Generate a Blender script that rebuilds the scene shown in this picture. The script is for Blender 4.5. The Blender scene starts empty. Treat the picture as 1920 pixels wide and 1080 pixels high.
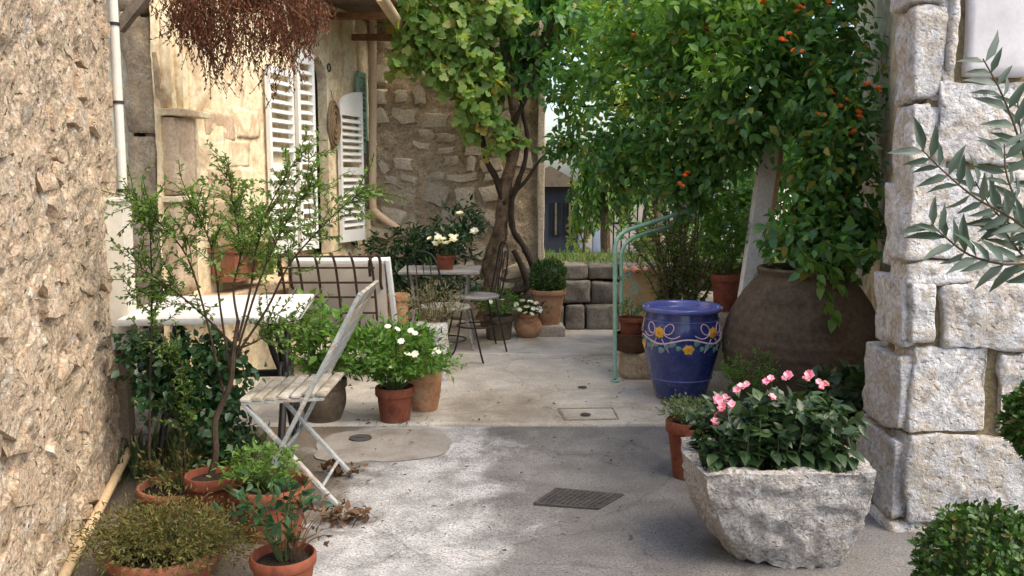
import bpy, bmesh, math, random
import numpy as np
from mathutils import Vector, Matrix
random.seed(7)
rng = np.random.default_rng(11)
R = math.radians
scene = bpy.context.scene
COL = scene.collection
# ---------------------------------------------------------------- camera
FPX, HCAM = 1700.0, 1.35                       # focal length in 1920-wide pixels, eye height
PITCH = math.atan(210.0 / FPX)
cam_d = bpy.data.cameras.new('camera'); cam = bpy.data.objects.new('camera', cam_d); COL.objects.link(cam)
cam_d.sensor_width = 36.0; cam_d.lens = 36.0 * FPX / 1920.0; cam_d.clip_start = .05; cam_d.clip_end = 2000
cam.location = (0, 0, HCAM); cam.rotation_euler = (math.pi / 2 - PITCH, 0, 0)
scene.camera = cam
# ---------------------------------------------------------------- light
SUN_AZ, SUN_EL = R(118), R(54)                  # azimuth from +Y towards +X
world = bpy.data.worlds.new('World'); scene.world = world; world.use_nodes = True
wn = world.node_tree.nodes; wl = world.node_tree.links
sky = wn.new('ShaderNodeTexSky'); sky.sky_type = 'NISHITA'; sky.sun_disc = False
sky.sun_elevation = SUN_EL; sky.sun_rotation = SUN_AZ; sky.dust_density = 3.0; sky.air_density = 1.0; sky.ozone_density = 1.0
bg = wn['Background']; bg.inputs['Strength'].default_value = .15
wl.new(sky.outputs['Color'], bg.inputs['Color'])
sd = bpy.data.lights.new('sun', 'SUN'); sd.energy = 1.25; sd.angle = R(50); sd.color = (1, .87, .64)
sun = bpy.data.objects.new('sun', sd); COL.objects.link(sun)
S = Vector((math.sin(SUN_AZ) * math.cos(SUN_EL), math.cos(SUN_AZ) * math.cos(SUN_EL), math.sin(SUN_EL)))
sun.rotation_euler = S.to_track_quat('Z', 'Y').to_euler(); sun.location = (4, 4, 9)
vs = scene.view_settings; vs.view_transform = 'Standard'; vs.look = 'None'; vs.exposure = 1.36; vs.gamma = 1; vs.use_curve_mapping = False
scene.cycles.use_denoising = True; scene.cycles.max_bounces = 8; scene.cycles.transparent_max_bounces = 4
# ---------------------------------------------------------------- layout helpers
CP, SP = math.cos(PITCH), math.sin(PITCH)
def at(x, y, d):
    u, v = (x - 960) / FPX, (540 - y) / FPX; s = d / (CP + v * SP)
    return Vector((u * s, d, HCAM + s * (-SP + v * CP)))
def gnd(x, y, z=0.0):
    u, v = (x - 960) / FPX, (540 - y) / FPX; s = (z - HCAM) / (-SP + v * CP)
    return Vector((u * s, s * (CP + v * SP), z))
def ppm(d): return FPX / d * 1.01
# ---------------------------------------------------------------- numpy noise
def vnoise(P):
    P = np.asarray(P, float); i = np.floor(P); f = P - i; f = f * f * (3 - 2 * f); r = 0
    for dx in (0, 1):
        for dy in (0, 1):
            for dz in (0, 1):
                q = i + (dx, dy, dz)
                h = np.sin(q @ np.array([127.1, 311.7, 74.7])) * 43758.5453; h = h - np.floor(h)
                w = (f[:, 0] if dx else 1 - f[:, 0]) * (f[:, 1] if dy else 1 - f[:, 1]) * (f[:, 2] if dz else 1 - f[:, 2])
                r = r + w * h
    return r * 2 - 1
def fbm(P, sc, oct=4, gain=.5):
    P = np.asarray(P, float) * sc; r = 0; a = 1
    for k in range(oct):
        r = r + a * vnoise(P + 17.3 * k); P = P * 2.03; a *= gain
    return r
# ---------------------------------------------------------------- objects
ORG = {}
def finish(o, label=None, cat=None, group=None, kind=None):
    if label: o['label'] = label
    if cat: o['category'] = cat
    if group: o['group'] = group
    if kind or cat: o['kind'] = kind or 'thing'
    return o
def thing(name, label, cat, loc, group=None):
    o = bpy.data.objects.new(name, None); COL.objects.link(o); o.empty_display_size = .1
    o.location = Vector(loc); ORG[o] = Vector(loc)
    return finish(o, label, cat, group)
def link_mesh(name, me, parent=None, org=(0, 0, 0)):
    o = bpy.data.objects.new(name, me); COL.objects.link(o); org = Vector(org); ORG[o] = org
    if parent is not None:
        o.parent = parent; o.location = org - ORG[parent]
    else: o.location = org
    return o
def put(name, me, parent, loc, rot=(0, 0, 0), scale=(1, 1, 1)):
    o = link_mesh(name, me, parent, loc); o.rotation_euler = rot; o.scale = scale if hasattr(scale, '__len__') else (scale,) * 3
    return o
class MB:
    def __init__(s): s.v = []; s.f = []
    def add(s, V, Fc):
        b = len(s.v); s.v.extend([tuple(p) for p in V]); s.f.extend([tuple(i + b for i in f) for f in Fc]); return s
    def box(s, c, size, rot=None, bev=0.0):
        hx, hy, hz = [q / 2 for q in size]; M = rot if rot is not None else Matrix.Identity(3); c = Vector(c)
        if bev <= 0:
            V = [M @ Vector((x * hx, y * hy, z * hz)) + c for x in (-1, 1) for y in (-1, 1) for z in (-1, 1)]
            return s.add(V, [(0, 1, 3, 2), (4, 6, 7, 5), (0, 4, 5, 1), (2, 3, 7, 6), (0, 2, 6, 4), (1, 5, 7, 3)])
        bm = bmesh.new(); bmesh.ops.create_cube(bm, size=1)
        for v in bm.verts: v.co = Vector((v.co.x * size[0], v.co.y * size[1], v.co.z * size[2]))
        bmesh.ops.bevel(bm, geom=bm.edges[:], offset=bev, segments=2, affect='EDGES', profile=.6)
        bm.verts.index_update()
        s.add([M @ v.co + c for v in bm.verts], [[v.index for v in f.verts] for f in bm.faces]); bm.free(); return s
    def bar(s, a, b, w, h, up=(0, 0, 1), bev=0.0):
        a, b = Vector(a), Vector(b); z = (b - a); L = z.length; z.normalize(); up = Vector(up)
        x = up.cross(z)
        if x.length < 1e-4: x = Vector((1, 0, 0)).cross(z)
        x.normalize(); y = z.cross(x); M = Matrix((x, y, z)).transposed()
        return s.box((a + b) / 2, (w, h, L), M, bev)
    def tube(s, pts, r, n=8, cap=True):
        pts = [Vector(p) for p in pts]; m = len(pts)
        rr = r if hasattr(r, '__len__') else [r] * m
        b = len(s.v); t0 = (pts[1] - pts[0]).normalized(); x = t0.orthogonal().normalized()
        for i in range(m):
            t = (pts[min(i + 1, m - 1)] - pts[max(i - 1, 0)]).normalized()
            x = (x - t * x.dot(t)); x = x.normalized() if x.length > 1e-6 else t.orthogonal().normalized(); y = t.cross(x)
            for k in range(n):
                a = 2 * math.pi * k / n; s.v.append(tuple(pts[i] + (x * math.cos(a) + y * math.sin(a)) * rr[i]))
        for i in range(m - 1):
            for k in range(n):
                k2 = (k + 1) % n; s.f.append((b + i * n + k, b + i * n + k2, b + (i + 1) * n + k2, b + (i + 1) * n + k))
        if cap:
            s.f.append(tuple(b + k for k in reversed(range(n)))); s.f.append(tuple(b + (m - 1) * n + k for k in range(n)))
        return s
    def lathe(s, prof, c=(0, 0, 0), n=36, close=False, ripple=None):
        b = len(s.v); cx, cy, cz = c
        for (r, z) in prof:
            for k in range(n):
                a = 2 * math.pi * k / n; q = r * (1 + (ripple(a, z) if ripple else 0)); s.v.append((cx + q * math.cos(a), cy + q * math.sin(a), cz + z))
        for i in range(len(prof) - 1):
            for k in range(n):
                k2 = (k + 1) % n; s.f.append((b + i * n + k, b + i * n + k2, b + (i + 1) * n + k2, b + (i + 1) * n + k))
        s.f.append(tuple(b + k for k in reversed(range(n))))
        if close: s.f.append(tuple(b + (len(prof) - 1) * n + k for k in range(n)))
        return s
    def prism(s, poly, h):
        poly = [Vector(p) for p in poly]; h = Vector(h); n = len(poly)
        return s.add(poly + [p + h for p in poly], [tuple(reversed(range(n))), tuple(range(n, 2 * n))] + [(i, (i + 1) % n, n + (i + 1) % n, n + i) for i in range(n)])
    def ball(s, c, r, n=8, m=6):
        r3 = r if hasattr(r, '__len__') else (r,) * 3; b = len(s.v)
        V = [(c[0], c[1], c[2] - r3[2])]
        for i in range(1, m):
            t = -math.pi / 2 + math.pi * i / m
            for k in range(n):
                a = 2 * math.pi * k / n; V.append((c[0] + r3[0] * math.cos(t) * math.cos(a), c[1] + r3[1] * math.cos(t) * math.sin(a), c[2] + r3[2] * math.sin(t)))
        V.append((c[0], c[1], c[2] + r3[2])); Fc = []
        for k in range(n):
            k2 = (k + 1) % n; Fc.append((0, 1 + k2, 1 + k)); Fc.append((len(V) - 1, 1 + (m - 2) * n + k, 1 + (m - 2) * n + k2))
            for i in range(m - 2): Fc.append((1 + i * n + k, 1 + i * n + k2, 1 + (i + 1) * n + k2, 1 + (i + 1) * n + k))
        return s.add(V, Fc)
    def mesh(s, name, mat, org=(0, 0, 0), smooth=True, sharp=40):
        me = bpy.data.meshes.new(name); o = Vector(org)
        me.from_pydata([tuple(Vector(p) - o) for p in s.v], [], s.f); me.update()
        me.materials.append(mat)
        if smooth:
            me.shade_smooth(); me.set_sharp_from_angle(angle=R(sharp))
        return me
    def build(s, name, mat, parent=None, smooth=True, kind=None, base=False, sharp=40):
        A = np.array(s.v); c = (A.min(0) + A.max(0)) / 2
        if base: c[2] = A[:, 2].min()
        o = link_mesh(name, s.mesh(name, mat, c, smooth, sharp), parent, c)
        if kind: o['kind'] = kind
        return o
# ---------------------------------------------------------------- materials
def mat_new(name):
    m = bpy.data.materials.new(name); m.use_nodes = True; nt = m.node_tree
    return m, nt, nt.nodes['Principled BSDF'], nt.nodes['Material Output']
def nd(nt, typ, **kw):
    n = nt.nodes.new(typ)
    for k, v in kw.items():
        if k in n.inputs: n.inputs[k].default_value = v
        else: setattr(n, k, v)
    return n
def c4(c): return (c[0], c[1], c[2], 1)
def ramp(nt, fac, stops):
    r = nt.nodes.new('ShaderNodeValToRGB'); e = r.color_ramp.elements
    while len(e) < len(stops): e.new(.5)
    for k, (p, c) in enumerate(stops): e[k].position = p; e[k].color = c4(c)
    nt.links.new(fac, r.inputs['Fac']); return r.outputs['Color']
def mixc(nt, a, b, fac, mode='MIX'):
    m = nt.nodes.new('ShaderNodeMix'); m.data_type = 'RGBA'; m.blend_type = mode
    for sock, val in ((m.inputs[0], fac), (m.inputs[6], a), (m.inputs[7], b)):
        if hasattr(val, 'is_linked') or hasattr(val, 'links'): nt.links.new(val, sock)
        else: sock.default_value = c4(val) if hasattr(val, '__len__') else val
    return m.outputs[2]
def position(nt, objrand=True):
    g = nt.nodes.new('ShaderNodeNewGeometry'); return g.outputs['Position']
def noise(nt, pos, scale, detail=5, rough=.6, dist=0.0):
    n = nd(nt, 'ShaderNodeTexNoise', Scale=scale, Detail=detail, Roughness=rough, Distortion=dist); nt.links.new(pos, n.inputs['Vector']); return n.outputs['Fac']
def stops3(cols, lo=.32, hi=.68):
    n = len(cols); return [(lo + (hi - lo) * k / max(1, n - 1), c) for k, c in enumerate(cols)]
def surf(name, cols, scale=5, fine=40, fine_amt=.35, rough=.85, bump=.3, bscale=60, bdist=.01, spec=.25, objvar=0.0, pits=0.0, pscale=30, lo=.32, hi=.68, dist=.4, metal=0.0, coat=0.0, splash=0.0):
    m, nt, P, out = mat_new(name); pos = position(nt)
    col = ramp(nt, noise(nt, pos, scale, 6, .6, dist), stops3(cols, lo, hi))
    g = ramp(nt, noise(nt, pos, fine, 6, .7), [(.3, (1 - fine_amt,) * 3), (.7, (1 + fine_amt * .6,) * 3)])
    col = mixc(nt, col, g, 1.0, 'MULTIPLY')
    if objvar:
        oi = nt.nodes.new('ShaderNodeObjectInfo')
        mr = nd(nt, 'ShaderNodeMapRange'); mr.inputs[3].default_value = 1 - objvar; mr.inputs[4].default_value = 1 + objvar * .7
        nt.links.new(oi.outputs['Random'], mr.inputs[0])
        cc = nt.nodes.new('ShaderNodeCombineColor')
        for k in range(3): nt.links.new(mr.outputs[0], cc.inputs[k])
        col = mixc(nt, col, cc.outputs[0], 1.0, 'MULTIPLY')
    if splash:     # soil splashed up from the ground
        sx = nt.nodes.new('ShaderNodeSeparateXYZ'); nt.links.new(pos, sx.inputs[0])
        ad = nd(nt, 'ShaderNodeMath', operation='MULTIPLY_ADD'); nt.links.new(noise(nt, pos, 22, 6, .7), ad.inputs[0]); ad.inputs[1].default_value = splash * 1.6; ad.inputs[2].default_value = -splash * .55
        sb_ = nd(nt, 'ShaderNodeMath', operation='SUBTRACT'); nt.links.new(ad.outputs[0], sb_.inputs[0]); nt.links.new(sx.outputs[2], sb_.inputs[1])
        mr2 = nd(nt, 'ShaderNodeMapRange'); nt.links.new(sb_.outputs[0], mr2.inputs[0]); mr2.inputs[1].default_value = -.02; mr2.inputs[2].default_value = .06; mr2.inputs[4].default_value = .75
        col = mixc(nt, col, (.13, .10, .07), mr2.outputs[0])
    h = noise(nt, pos, bscale, 8, .65)
    if pits:
        v = nd(nt, 'ShaderNodeTexVoronoi', Scale=pscale); nz = nd(nt, 'ShaderNodeTexNoise', Scale=pscale * .8, Detail=4); nt.links.new(pos, nz.inputs['Vector']); wp = nt.nodes.new('ShaderNodeVectorMath'); wp.operation = 'MULTIPLY_ADD'; nt.links.new(nz.outputs['Color'], wp.inputs[0]); wp.inputs[1].default_value = (2.2 / pscale,) * 3; nt.links.new(pos, wp.inputs[2]); nt.links.new(wp.outputs[0], v.inputs['Vector'])
        pr = ramp(nt, v.outputs['Distance'], [(.05, (0, 0, 0)), (.32, (1, 1, 1))])
        mm = nd(nt, 'ShaderNodeMath', operation='MULTIPLY_ADD'); nt.links.new(pr, mm.inputs[0]); mm.inputs[1].default_value = pits; nt.links.new(h, mm.inputs[2]); h = mm.outputs[0]
    nt.links.new(col, P.inputs['Base Color'])
    if bump:
        b = nd(nt, 'ShaderNodeBump', Strength=bump, Distance=bdist); nt.links.new(h, b.inputs['Height']); nt.links.new(b.outputs[0], P.inputs['Normal'])
    P.inputs['Roughness'].default_value = rough; P.inputs['Specular IOR Level'].default_value = spec; P.inputs['Metallic'].default_value = metal; P.inputs['Coat Weight'].default_value = coat
    return m
def leafmat(name, cols, trans=.35, rough=.45, spec=.35, var=.12, odd=None):
    m, nt, P, out = mat_new(name)
    g = nt.nodes.new('ShaderNodeNewGeometry'); oi = nt.nodes.new('ShaderNodeObjectInfo')
    ad = nd(nt, 'ShaderNodeMath', operation='ADD'); nt.links.new(g.outputs['Random Per Island'], ad.inputs[0]); nt.links.new(oi.outputs['Random'], ad.inputs[1])
    fr = nd(nt, 'ShaderNodeMath', operation='FRACT'); nt.links.new(ad.outputs[0], fr.inputs[0])
    col = ramp(nt, fr.outputs[0], stops3(cols, 0, .92) + [(.95, odd), (1.0, odd)] if odd else stops3(cols, 0, 1))
    n = ramp(nt, noise(nt, g.outputs['Position'], 7, 4), [(.3, (1 - var * 2,) * 3), (.7, (1 + var * 2,) * 3)])
    col = mixc(nt, col, n, 1.0, 'MULTIPLY')
    nt.links.new(col, P.inputs['Base Color']); P.inputs['Roughness'].default_value = rough; P.inputs['Specular IOR Level'].default_value = spec
    if trans:
        t = nt.nodes.new('ShaderNodeBsdfTranslucent'); tc = mixc(nt, col, (1.5, 1.45, .55), 1.0, 'MULTIPLY'); nt.links.new(tc, t.inputs['Color'])
        mx = nt.nodes.new('ShaderNodeMixShader'); mx.inputs[0].default_value = trans
        nt.links.new(P.outputs[0], mx.inputs[1]); nt.links.new(t.outputs[0], mx.inputs[2]); nt.links.new(mx.outputs[0], out.inputs['Surface'])
    return m
M = {}
M['rubble_mortar'] = surf('rubble_mortar', [(.24, .16, .095), (.46, .345, .225), (.57, .465, .335), (.48, .355, .245), (.65, .57, .465), (.46, .39, .305)], 8, 60, .6, .92, 1.0, 45, .02, pits=.9, pscale=22, lo=.28, hi=.72)
M['rubble_stone'] = surf('rubble_stone', [(.40, .30, .20), (.58, .48, .355), (.52, .37, .245), (.68, .60, .49)], 10, 70, .55, .9, 1.0, 50, .014, objvar=.16, pits=.8, pscale=30)
M['back_mortar'] = surf('back_mortar', [(.34, .255, .165), (.50, .395, .265), (.43, .34, .23), (.58, .485, .345)], 4, 60, .42, .92, 1.0, 45, .018, pits=.7)
M['back_stone'] = surf('back_stone', [(.42, .35, .26), (.56, .485, .375), (.50, .41, .29)], 6, 70, .4, .88, .9, 50, .014, objvar=.22)
M['plaster'] = surf('plaster', [(.48, .33, .19), (.72, .58, .37), (.82, .72, .50), (.60, .43, .27), (.79, .69, .48)], 3.0, 26, .26, .9, .5, 40, .01, lo=.33, hi=.67)
M['pink_stone'] = surf('pink_stone', [(.46, .33, .21), (.58, .43, .29), (.67, .53, .37)], 6, 45, .35, .85, .35, 70, .006, objvar=.1)
M['grey_stone'] = surf('grey_stone', [(.25, .19, .12), (.38, .295, .195), (.48, .39, .27)], 9, 60, .4, .92, .8, 60, .012)
M['white_stone'] = surf('white_stone', [(.44, .425, .415), (.64, .63, .625), (.74, .735, .73), (.58, .51, .42), (.70, .69, .69), (.50, .47, .43)], 7, 60, .4, .85, 1.0, 50, .02, objvar=.17, pits=.45, pscale=30)
M['marble'] = surf('marble', [(.56, .54, .54), (.66, .64, .64), (.62, .60, .60)], 3, 40, .1, .5, .08, 40, .003)
M['trough_stone'] = surf('trough_stone', [(.36, .345, .325), (.58, .565, .55), (.47, .43, .385), (.68, .665, .65)], 11, 85, .55, .88, 1.0, 55, .02, pits=.5, pscale=32)
M['joint_mortar'] = surf('joint_mortar', [(.17, .125, .06), (.27, .21, .12), (.22, .18, .08)], 14, 60, .4, .95, .8, 60, .012)
M['dark_block'] = surf('dark_block', [(.12, .105, .085), (.21, .185, .155), (.29, .26, .22)], 7, 60, .4, .92, .7, 60, .01, objvar=.3)
M['terracotta'] = surf('terracotta', [(.075, .03, .02), (.16, .048, .028), (.205, .062, .034), (.23, .08, .045), (.30, .17, .12)], 9, 45, .32, .85, .3, 70, .004, objvar=.2, lo=.28, hi=.76, splash=.12)
M['terracotta_pale'] = surf('terracotta_pale', [(.26, .13, .07), (.38, .20, .105), (.44, .25, .14), (.48, .34, .22)], 8, 45, .3, .85, .3, 70, .004, objvar=.12, lo=.3, hi=.74)
M['terracotta_dull'] = surf('terracotta_dull', [(.24, .085, .045), (.30, .12, .07), (.26, .13, .085)], 7, 60, .3, .85, .25, 90, .004)
M['jar_clay'] = surf('jar_clay', [(.062, .045, .030), (.096, .070, .045), (.125, .093, .060), (.084, .064, .045), (.165, .138, .10)], 4, 38, .4, .85, .5, 45, .007, lo=.32, hi=.74, splash=.2)
M['blue_glaze'] = surf('blue_glaze', [(.014, .024, .11), (.022, .038, .165), (.034, .052, .21), (.075, .095, .22)], 10, 60, .4, .26, .12, 60, .004, spec=.5, coat=.4, splash=.12)
M['blue_rim'] = surf('blue_rim', [(.085, .10, .33), (.13, .15, .42)], 9, 120, .12, .2, .08, 60, .003, spec=.5, coat=.4)
M['soil'] = surf('soil', [(.02, .014, .01), (.045, .032, .022)], 20, 90, .5, 1, 1, 60, .015)
M['white_paint'] = surf('white_paint', [(.68, .69, .68), (.78, .78, .76)], 4, 60, .1, .5, .12, 60, .002)
M['shutter_white'] = surf('shutter_white', [(.74, .74, .70), (.82, .81, .77)], 4, 60, .08, .5, .1, 60, .002)
M['chair_grey'] = surf('chair_grey', [(.26, .29, .30), (.37, .40, .41), (.31, .33, .33), (.46, .47, .45), (.30, .22, .15)], 8, 90, .3, .5, .2, 80, .002)
M['chair_wood'] = surf('chair_wood', [(.26, .22, .165), (.42, .38, .31), (.56, .54, .49)], 12, 90, .3, .75, .3, 80, .003, objvar=.2)
M['table_white'] = surf('table_white', [(.74, .72, .70), (.84, .82, .80)], 6, 60, .1, .35, .1, 60, .002)
M['black_iron'] = surf('black_iron', [(.012, .012, .013), (.03, .028, .026)], 12, 60, .3, .55, .3, 90, .003)
M['brown_iron'] = surf('brown_iron', [(.045, .026, .018), (.075, .045, .03)], 12, 60, .3, .55, .3, 90, .003)
M['grey_iron'] = surf('grey_iron', [(.20, .19, .18), (.34, .32, .30)], 12, 60, .3, .6, .3, 90, .003)
M['cushion'] = surf('cushion', [(.46, .40, .33), (.56, .50, .43)], 5, 120, .12, .95, .3, 120, .004)  # white cushion, the grey shading of its front put into the colour
M['pvc_white'] = surf('pvc_white', [(.60, .57, .50), (.70, .67, .60)], 4, 40, .12, .45, .1, 50, .002)
M['pvc_beige'] = surf('pvc_beige', [(.52, .38, .25), (.62, .47, .32)], 4, 40, .15, .5, .1, 50, .002)
M['pipe_tan'] = surf('pipe_tan', [(.50, .36, .21), (.60, .45, .28)], 5, 50, .2, .6, .15, 60, .002)
M['band_dark'] = surf('band_dark', [(.02, .02, .02), (.04, .04, .045)], 9, 60, .2, .6, .1)
M['cabinet'] = surf('cabinet', [(.62, .58, .50), (.70, .66, .58)], 3, 40, .1, .55, .08, 50, .002)
M['old_wood'] = surf('old_wood', [(.13, .10, .075), (.22, .17, .12), (.18, .15, .12)], 9, 70, .4, .85, .5, 60, .006)
M['beam_wood'] = surf('beam_wood', [(.14, .07, .035), (.22, .115, .055)], 9, 70, .4, .8, .4, 60, .005, objvar=.15)
M['board_wood'] = surf('board_wood', [(.72, .67, .58), (.84, .80, .73), (.74, .64, .50)], 5, 50, .18, .7, .2, 60, .003)
M['board_edge'] = surf('board_edge', [(.45, .27, .13), (.56, .36, .2)], 9, 60, .25, .75, .25, 60, .003)
M['rail_green'] = surf('rail_green', [(.20, .38, .28), (.27, .46, .35)], 8, 60, .18, .38, .12, 60, .002, spec=.5)
M['stucco_tan'] = surf('stucco_tan', [(.44, .29, .13), (.56, .39, .2), (.5, .3, .16)], 6, 60, .25, .9, .4, 60, .006)
M['roof_tile'] = surf('roof_tile', [(.42, .19, .11), (.52, .27, .17)], 8, 60, .3, .85, .3, 60, .005, objvar=.2)
M['bark'] = surf('bark', [(.085, .055, .033), (.17, .115, .07), (.24, .165, .10)], 14, 60, .45, .92, .9, 45, .015)
M['bark_dark'] = surf('bark_dark', [(.03, .022, .016), (.065, .045, .03)], 14, 60, .4, .92, .6, 60, .008)
M['twig'] = surf('twig', [(.07, .05, .03), (.13, .09, .05)], 20, 60, .3, .9, .2)
M['green_stem'] = surf('green_stem', [(.06, .09, .03), (.10, .12, .05)], 20, 60, .3, .8, .1)
M['basket'] = surf('basket', [(.06, .03, .016), (.12, .065, .035)], 25, 90, .4, .9, .6, 80, .006)
M['wicker'] = surf('wicker', [(.18, .12, .07), (.30, .21, .12)], 40, 120, .4, .9, .8, 120, .006)
M['cover_iron'] = surf('cover_iron', [(.05, .047, .046), (.085, .08, .076)], 14, 120, .4, .75, .5, 160, .004)
M['shed_blue'] = surf('shed_blue', [(.04, .046, .06), (.065, .072, .088)], 2, 30, .2, .7, .1)
M['pale_blue'] = surf('pale_blue', [(.36, .43, .56), (.46, .52, .62)], 2, 30, .1, .7, .1)
M['far_cream'] = surf('far_cream', [(.75, .66, .56), (.85, .78, .68)], 1, 20, .1, .9, .1)
M['grass_ground'] = surf('grass_ground', [(.06, .08, .02), (.12, .13, .04), (.16, .12, .06)], 6, 50, .5, 1, .8, 40, .03)
M['dirt'] = surf('dirt', [(.16, .13, .095), (.24, .20, .15)], 3, 50, .4, .95, .5, 50, .02)
M['glass_dark'] = surf('glass_dark', [(.012, .014, .02), (.03, .035, .045)], 1, 10, .1, .12, 0, spec=.6)
# foliage
M['lf_vine'] = leafmat('lf_vine', [(.17, .30, .08), (.26, .40, .12), (.21, .35, .10), (.38, .46, .15)], .45, odd=(.42, .33, .10))
M['lf_trumpet'] = leafmat('lf_trumpet', [(.045, .135, .04), (.095, .23, .055), (.15, .32, .075), (.06, .17, .06), (.11, .235, .06)], .4, .34, .5, .15, (.30, .27, .06))
M['lf_sunny'] = leafmat('lf_sunny', [(.16, .26, .05), (.26, .34, .08), (.36, .40, .12)], .5)
M['lf_lit_top'] = leafmat('lf_lit_top', [(.09, .22, .045), (.15, .30, .06), (.23, .38, .09)], .48)  # brighter leaf copy for the creeper's top, sunlight put into the colour
M['lf_far'] = leafmat('lf_far', [(.07, .14, .035), (.13, .21, .06), (.20, .27, .08)], .4)
M['lf_box'] = leafmat('lf_box', [(.025, .07, .012), (.05, .12, .022), (.08, .16, .03)], .25, .4, .4, .2, (.20, .15, .05))
M['lf_olive'] = leafmat('lf_olive', [(.05, .08, .055), (.075, .115, .08), (.14, .175, .15)], .15, .5, .3)
M['lf_airy'] = leafmat('lf_airy', [(.07, .15, .03), (.12, .22, .05), (.17, .27, .07)], .4)
M['lf_ivy'] = leafmat('lf_ivy', [(.014, .045, .016), (.028, .075, .026), (.05, .105, .04)], .22, .4, .4)
M['lf_herb'] = leafmat('lf_herb', [(.09, .14, .05), (.14, .19, .08), (.18, .22, .11)], .3, .6, .2)
M['lf_heath'] = leafmat('lf_heath', [(.09, .10, .028), (.15, .15, .05), (.12, .08, .035), (.19, .19, .07)], .3, .7, .15)
M['lf_grey'] = leafmat('lf_grey', [(.20, .20, .13), (.28, .27, .19), (.15, .15, .09)], .3, .7, .15)
M['lf_bright'] = leafmat('lf_bright', [(.06, .16, .025), (.11, .24, .04), (.16, .28, .06)], .38, .42, .35)
M['lf_dark'] = leafmat('lf_dark', [(.018, .042, .016), (.034, .07, .026), (.06, .105, .04)], .18, .35, .45)
M['lf_red'] = leafmat('lf_red', [(.10, .03, .02), (.16, .07, .03), (.06, .05, .02)], .3, .5, .3)
M['lf_dry'] = leafmat('lf_dry', [(.085, .032, .02), (.15, .065, .04), (.21, .105, .06)], .15, .9, .1)
M['lf_dead'] = leafmat('lf_dead', [(.05, .028, .016), (.10, .055, .03), (.16, .09, .05)], .15, .8, .15)
M['pt_orange'] = leafmat('pt_orange', [(.85, .20, .04), (.9, .32, .08)], .3, .5, .2)
M['pt_white'] = leafmat('pt_white', [(.82, .82, .78), (.86, .85, .80)], .3, .5, .2)
M['pt_pink'] = leafmat('pt_pink', [(.78, .22, .40), (.84, .42, .56), (.85, .55, .64)], .3, .5, .2)
M['pt_yellow'] = surf('pt_yellow', [(.70, .36, .03), (.78, .46, .06)], 20, 60, .15, .35, .1, coat=.3)
M['pt_orange_glaze'] = surf('pt_orange_glaze', [(.62, .2, .03), (.7, .28, .05)], 20, 60, .15, .35, .1, coat=.3)
M['glaze_pink'] = surf('glaze_pink', [(.62, .42, .52), (.70, .52, .60)], 20, 60, .15, .35, .1, coat=.3)
M['glaze_green'] = surf('glaze_green', [(.10, .24, .22), (.2, .36, .32)], 20, 60, .2, .35, .1, coat=.3)
# ---------------------------------------------------------------- foliage helpers
T_OV = (np.array([(0, 0, 0), (-.5, .3, .07), (.5, .3, .07), (0, .35, 0), (-.36, .66, .03), (.36, .66, .03), (0, 1, -.13)], float),
        [(0, 3, 1), (0, 2, 3), (1, 3, 4), (3, 6, 4), (3, 2, 5), (3, 5, 6)])
T_SM = (np.array([(0, 0, 0), (-.5, .45, .1), (.5, .45, .1), (0, 1, -.06)], float), [(0, 3, 1), (0, 2, 3)])
T_VINE = (np.array([(0, 0, 0), (-.45, -.05, .03), (-.62, .35, .06), (-.3, .55, 0), (-.4, .8, -.02), (0, 1, -.12), (.4, .8, -.02), (.3, .55, 0), (.62, .35, .06), (.45, -.05, .03), (0, .45, -.03)], float),
          [(0, 10, 1), (1, 10, 2), (2, 10, 3), (3, 10, 4), (4, 10, 5), (5, 10, 6), (6, 10, 7), (7, 10, 8), (8, 10, 9), (9, 10, 0)])
def unit(A): return A / np.maximum(np.linalg.norm(A, axis=1, keepdims=True), 1e-9)
def leaf_arrays(P, D, N, L, W, T):
    P = np.asarray(P, float); D = unit(np.asarray(D, float)); N = np.asarray(N, float)
    N = unit(N - D * (N * D).sum(1, keepdims=True)); Sd = np.cross(D, N)
    L = np.broadcast_to(np.asarray(L, float), (len(P),))[:, None, None]
    Tv = T[0]; W = np.broadcast_to(np.asarray(W, float), (len(P),))[:, None, None]
    V = P[:, None, :] + L * (Tv[None, :, 0:1] * W * Sd[:, None, :] + Tv[None, :, 1:2] * D[:, None, :] + Tv[None, :, 2:3] * N[:, None, :])
    k = len(Tv); Fc = (np.array(T[1])[None] + (np.arange(len(P)) * k)[:, None, None]).reshape(-1, 3)
    return V.reshape(-1, 3), Fc
def tri_mesh(name, V, Fc, mat, org):
    me = bpy.data.meshes.new(name); V = V - np.array(org); n, m = len(V), len(Fc)
    me.vertices.add(n); me.vertices.foreach_set('co', V.astype(np.float32).ravel())
    me.loops.add(m * 3); me.loops.foreach_set('vertex_index', Fc.astype(np.int32).ravel())
    me.polygons.add(m); me.polygons.foreach_set('loop_start', np.arange(0, m * 3, 3, dtype=np.int32))
    me.update(calc_edges=True); me.materials.append(mat); me.shade_smooth()
    return me
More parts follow.
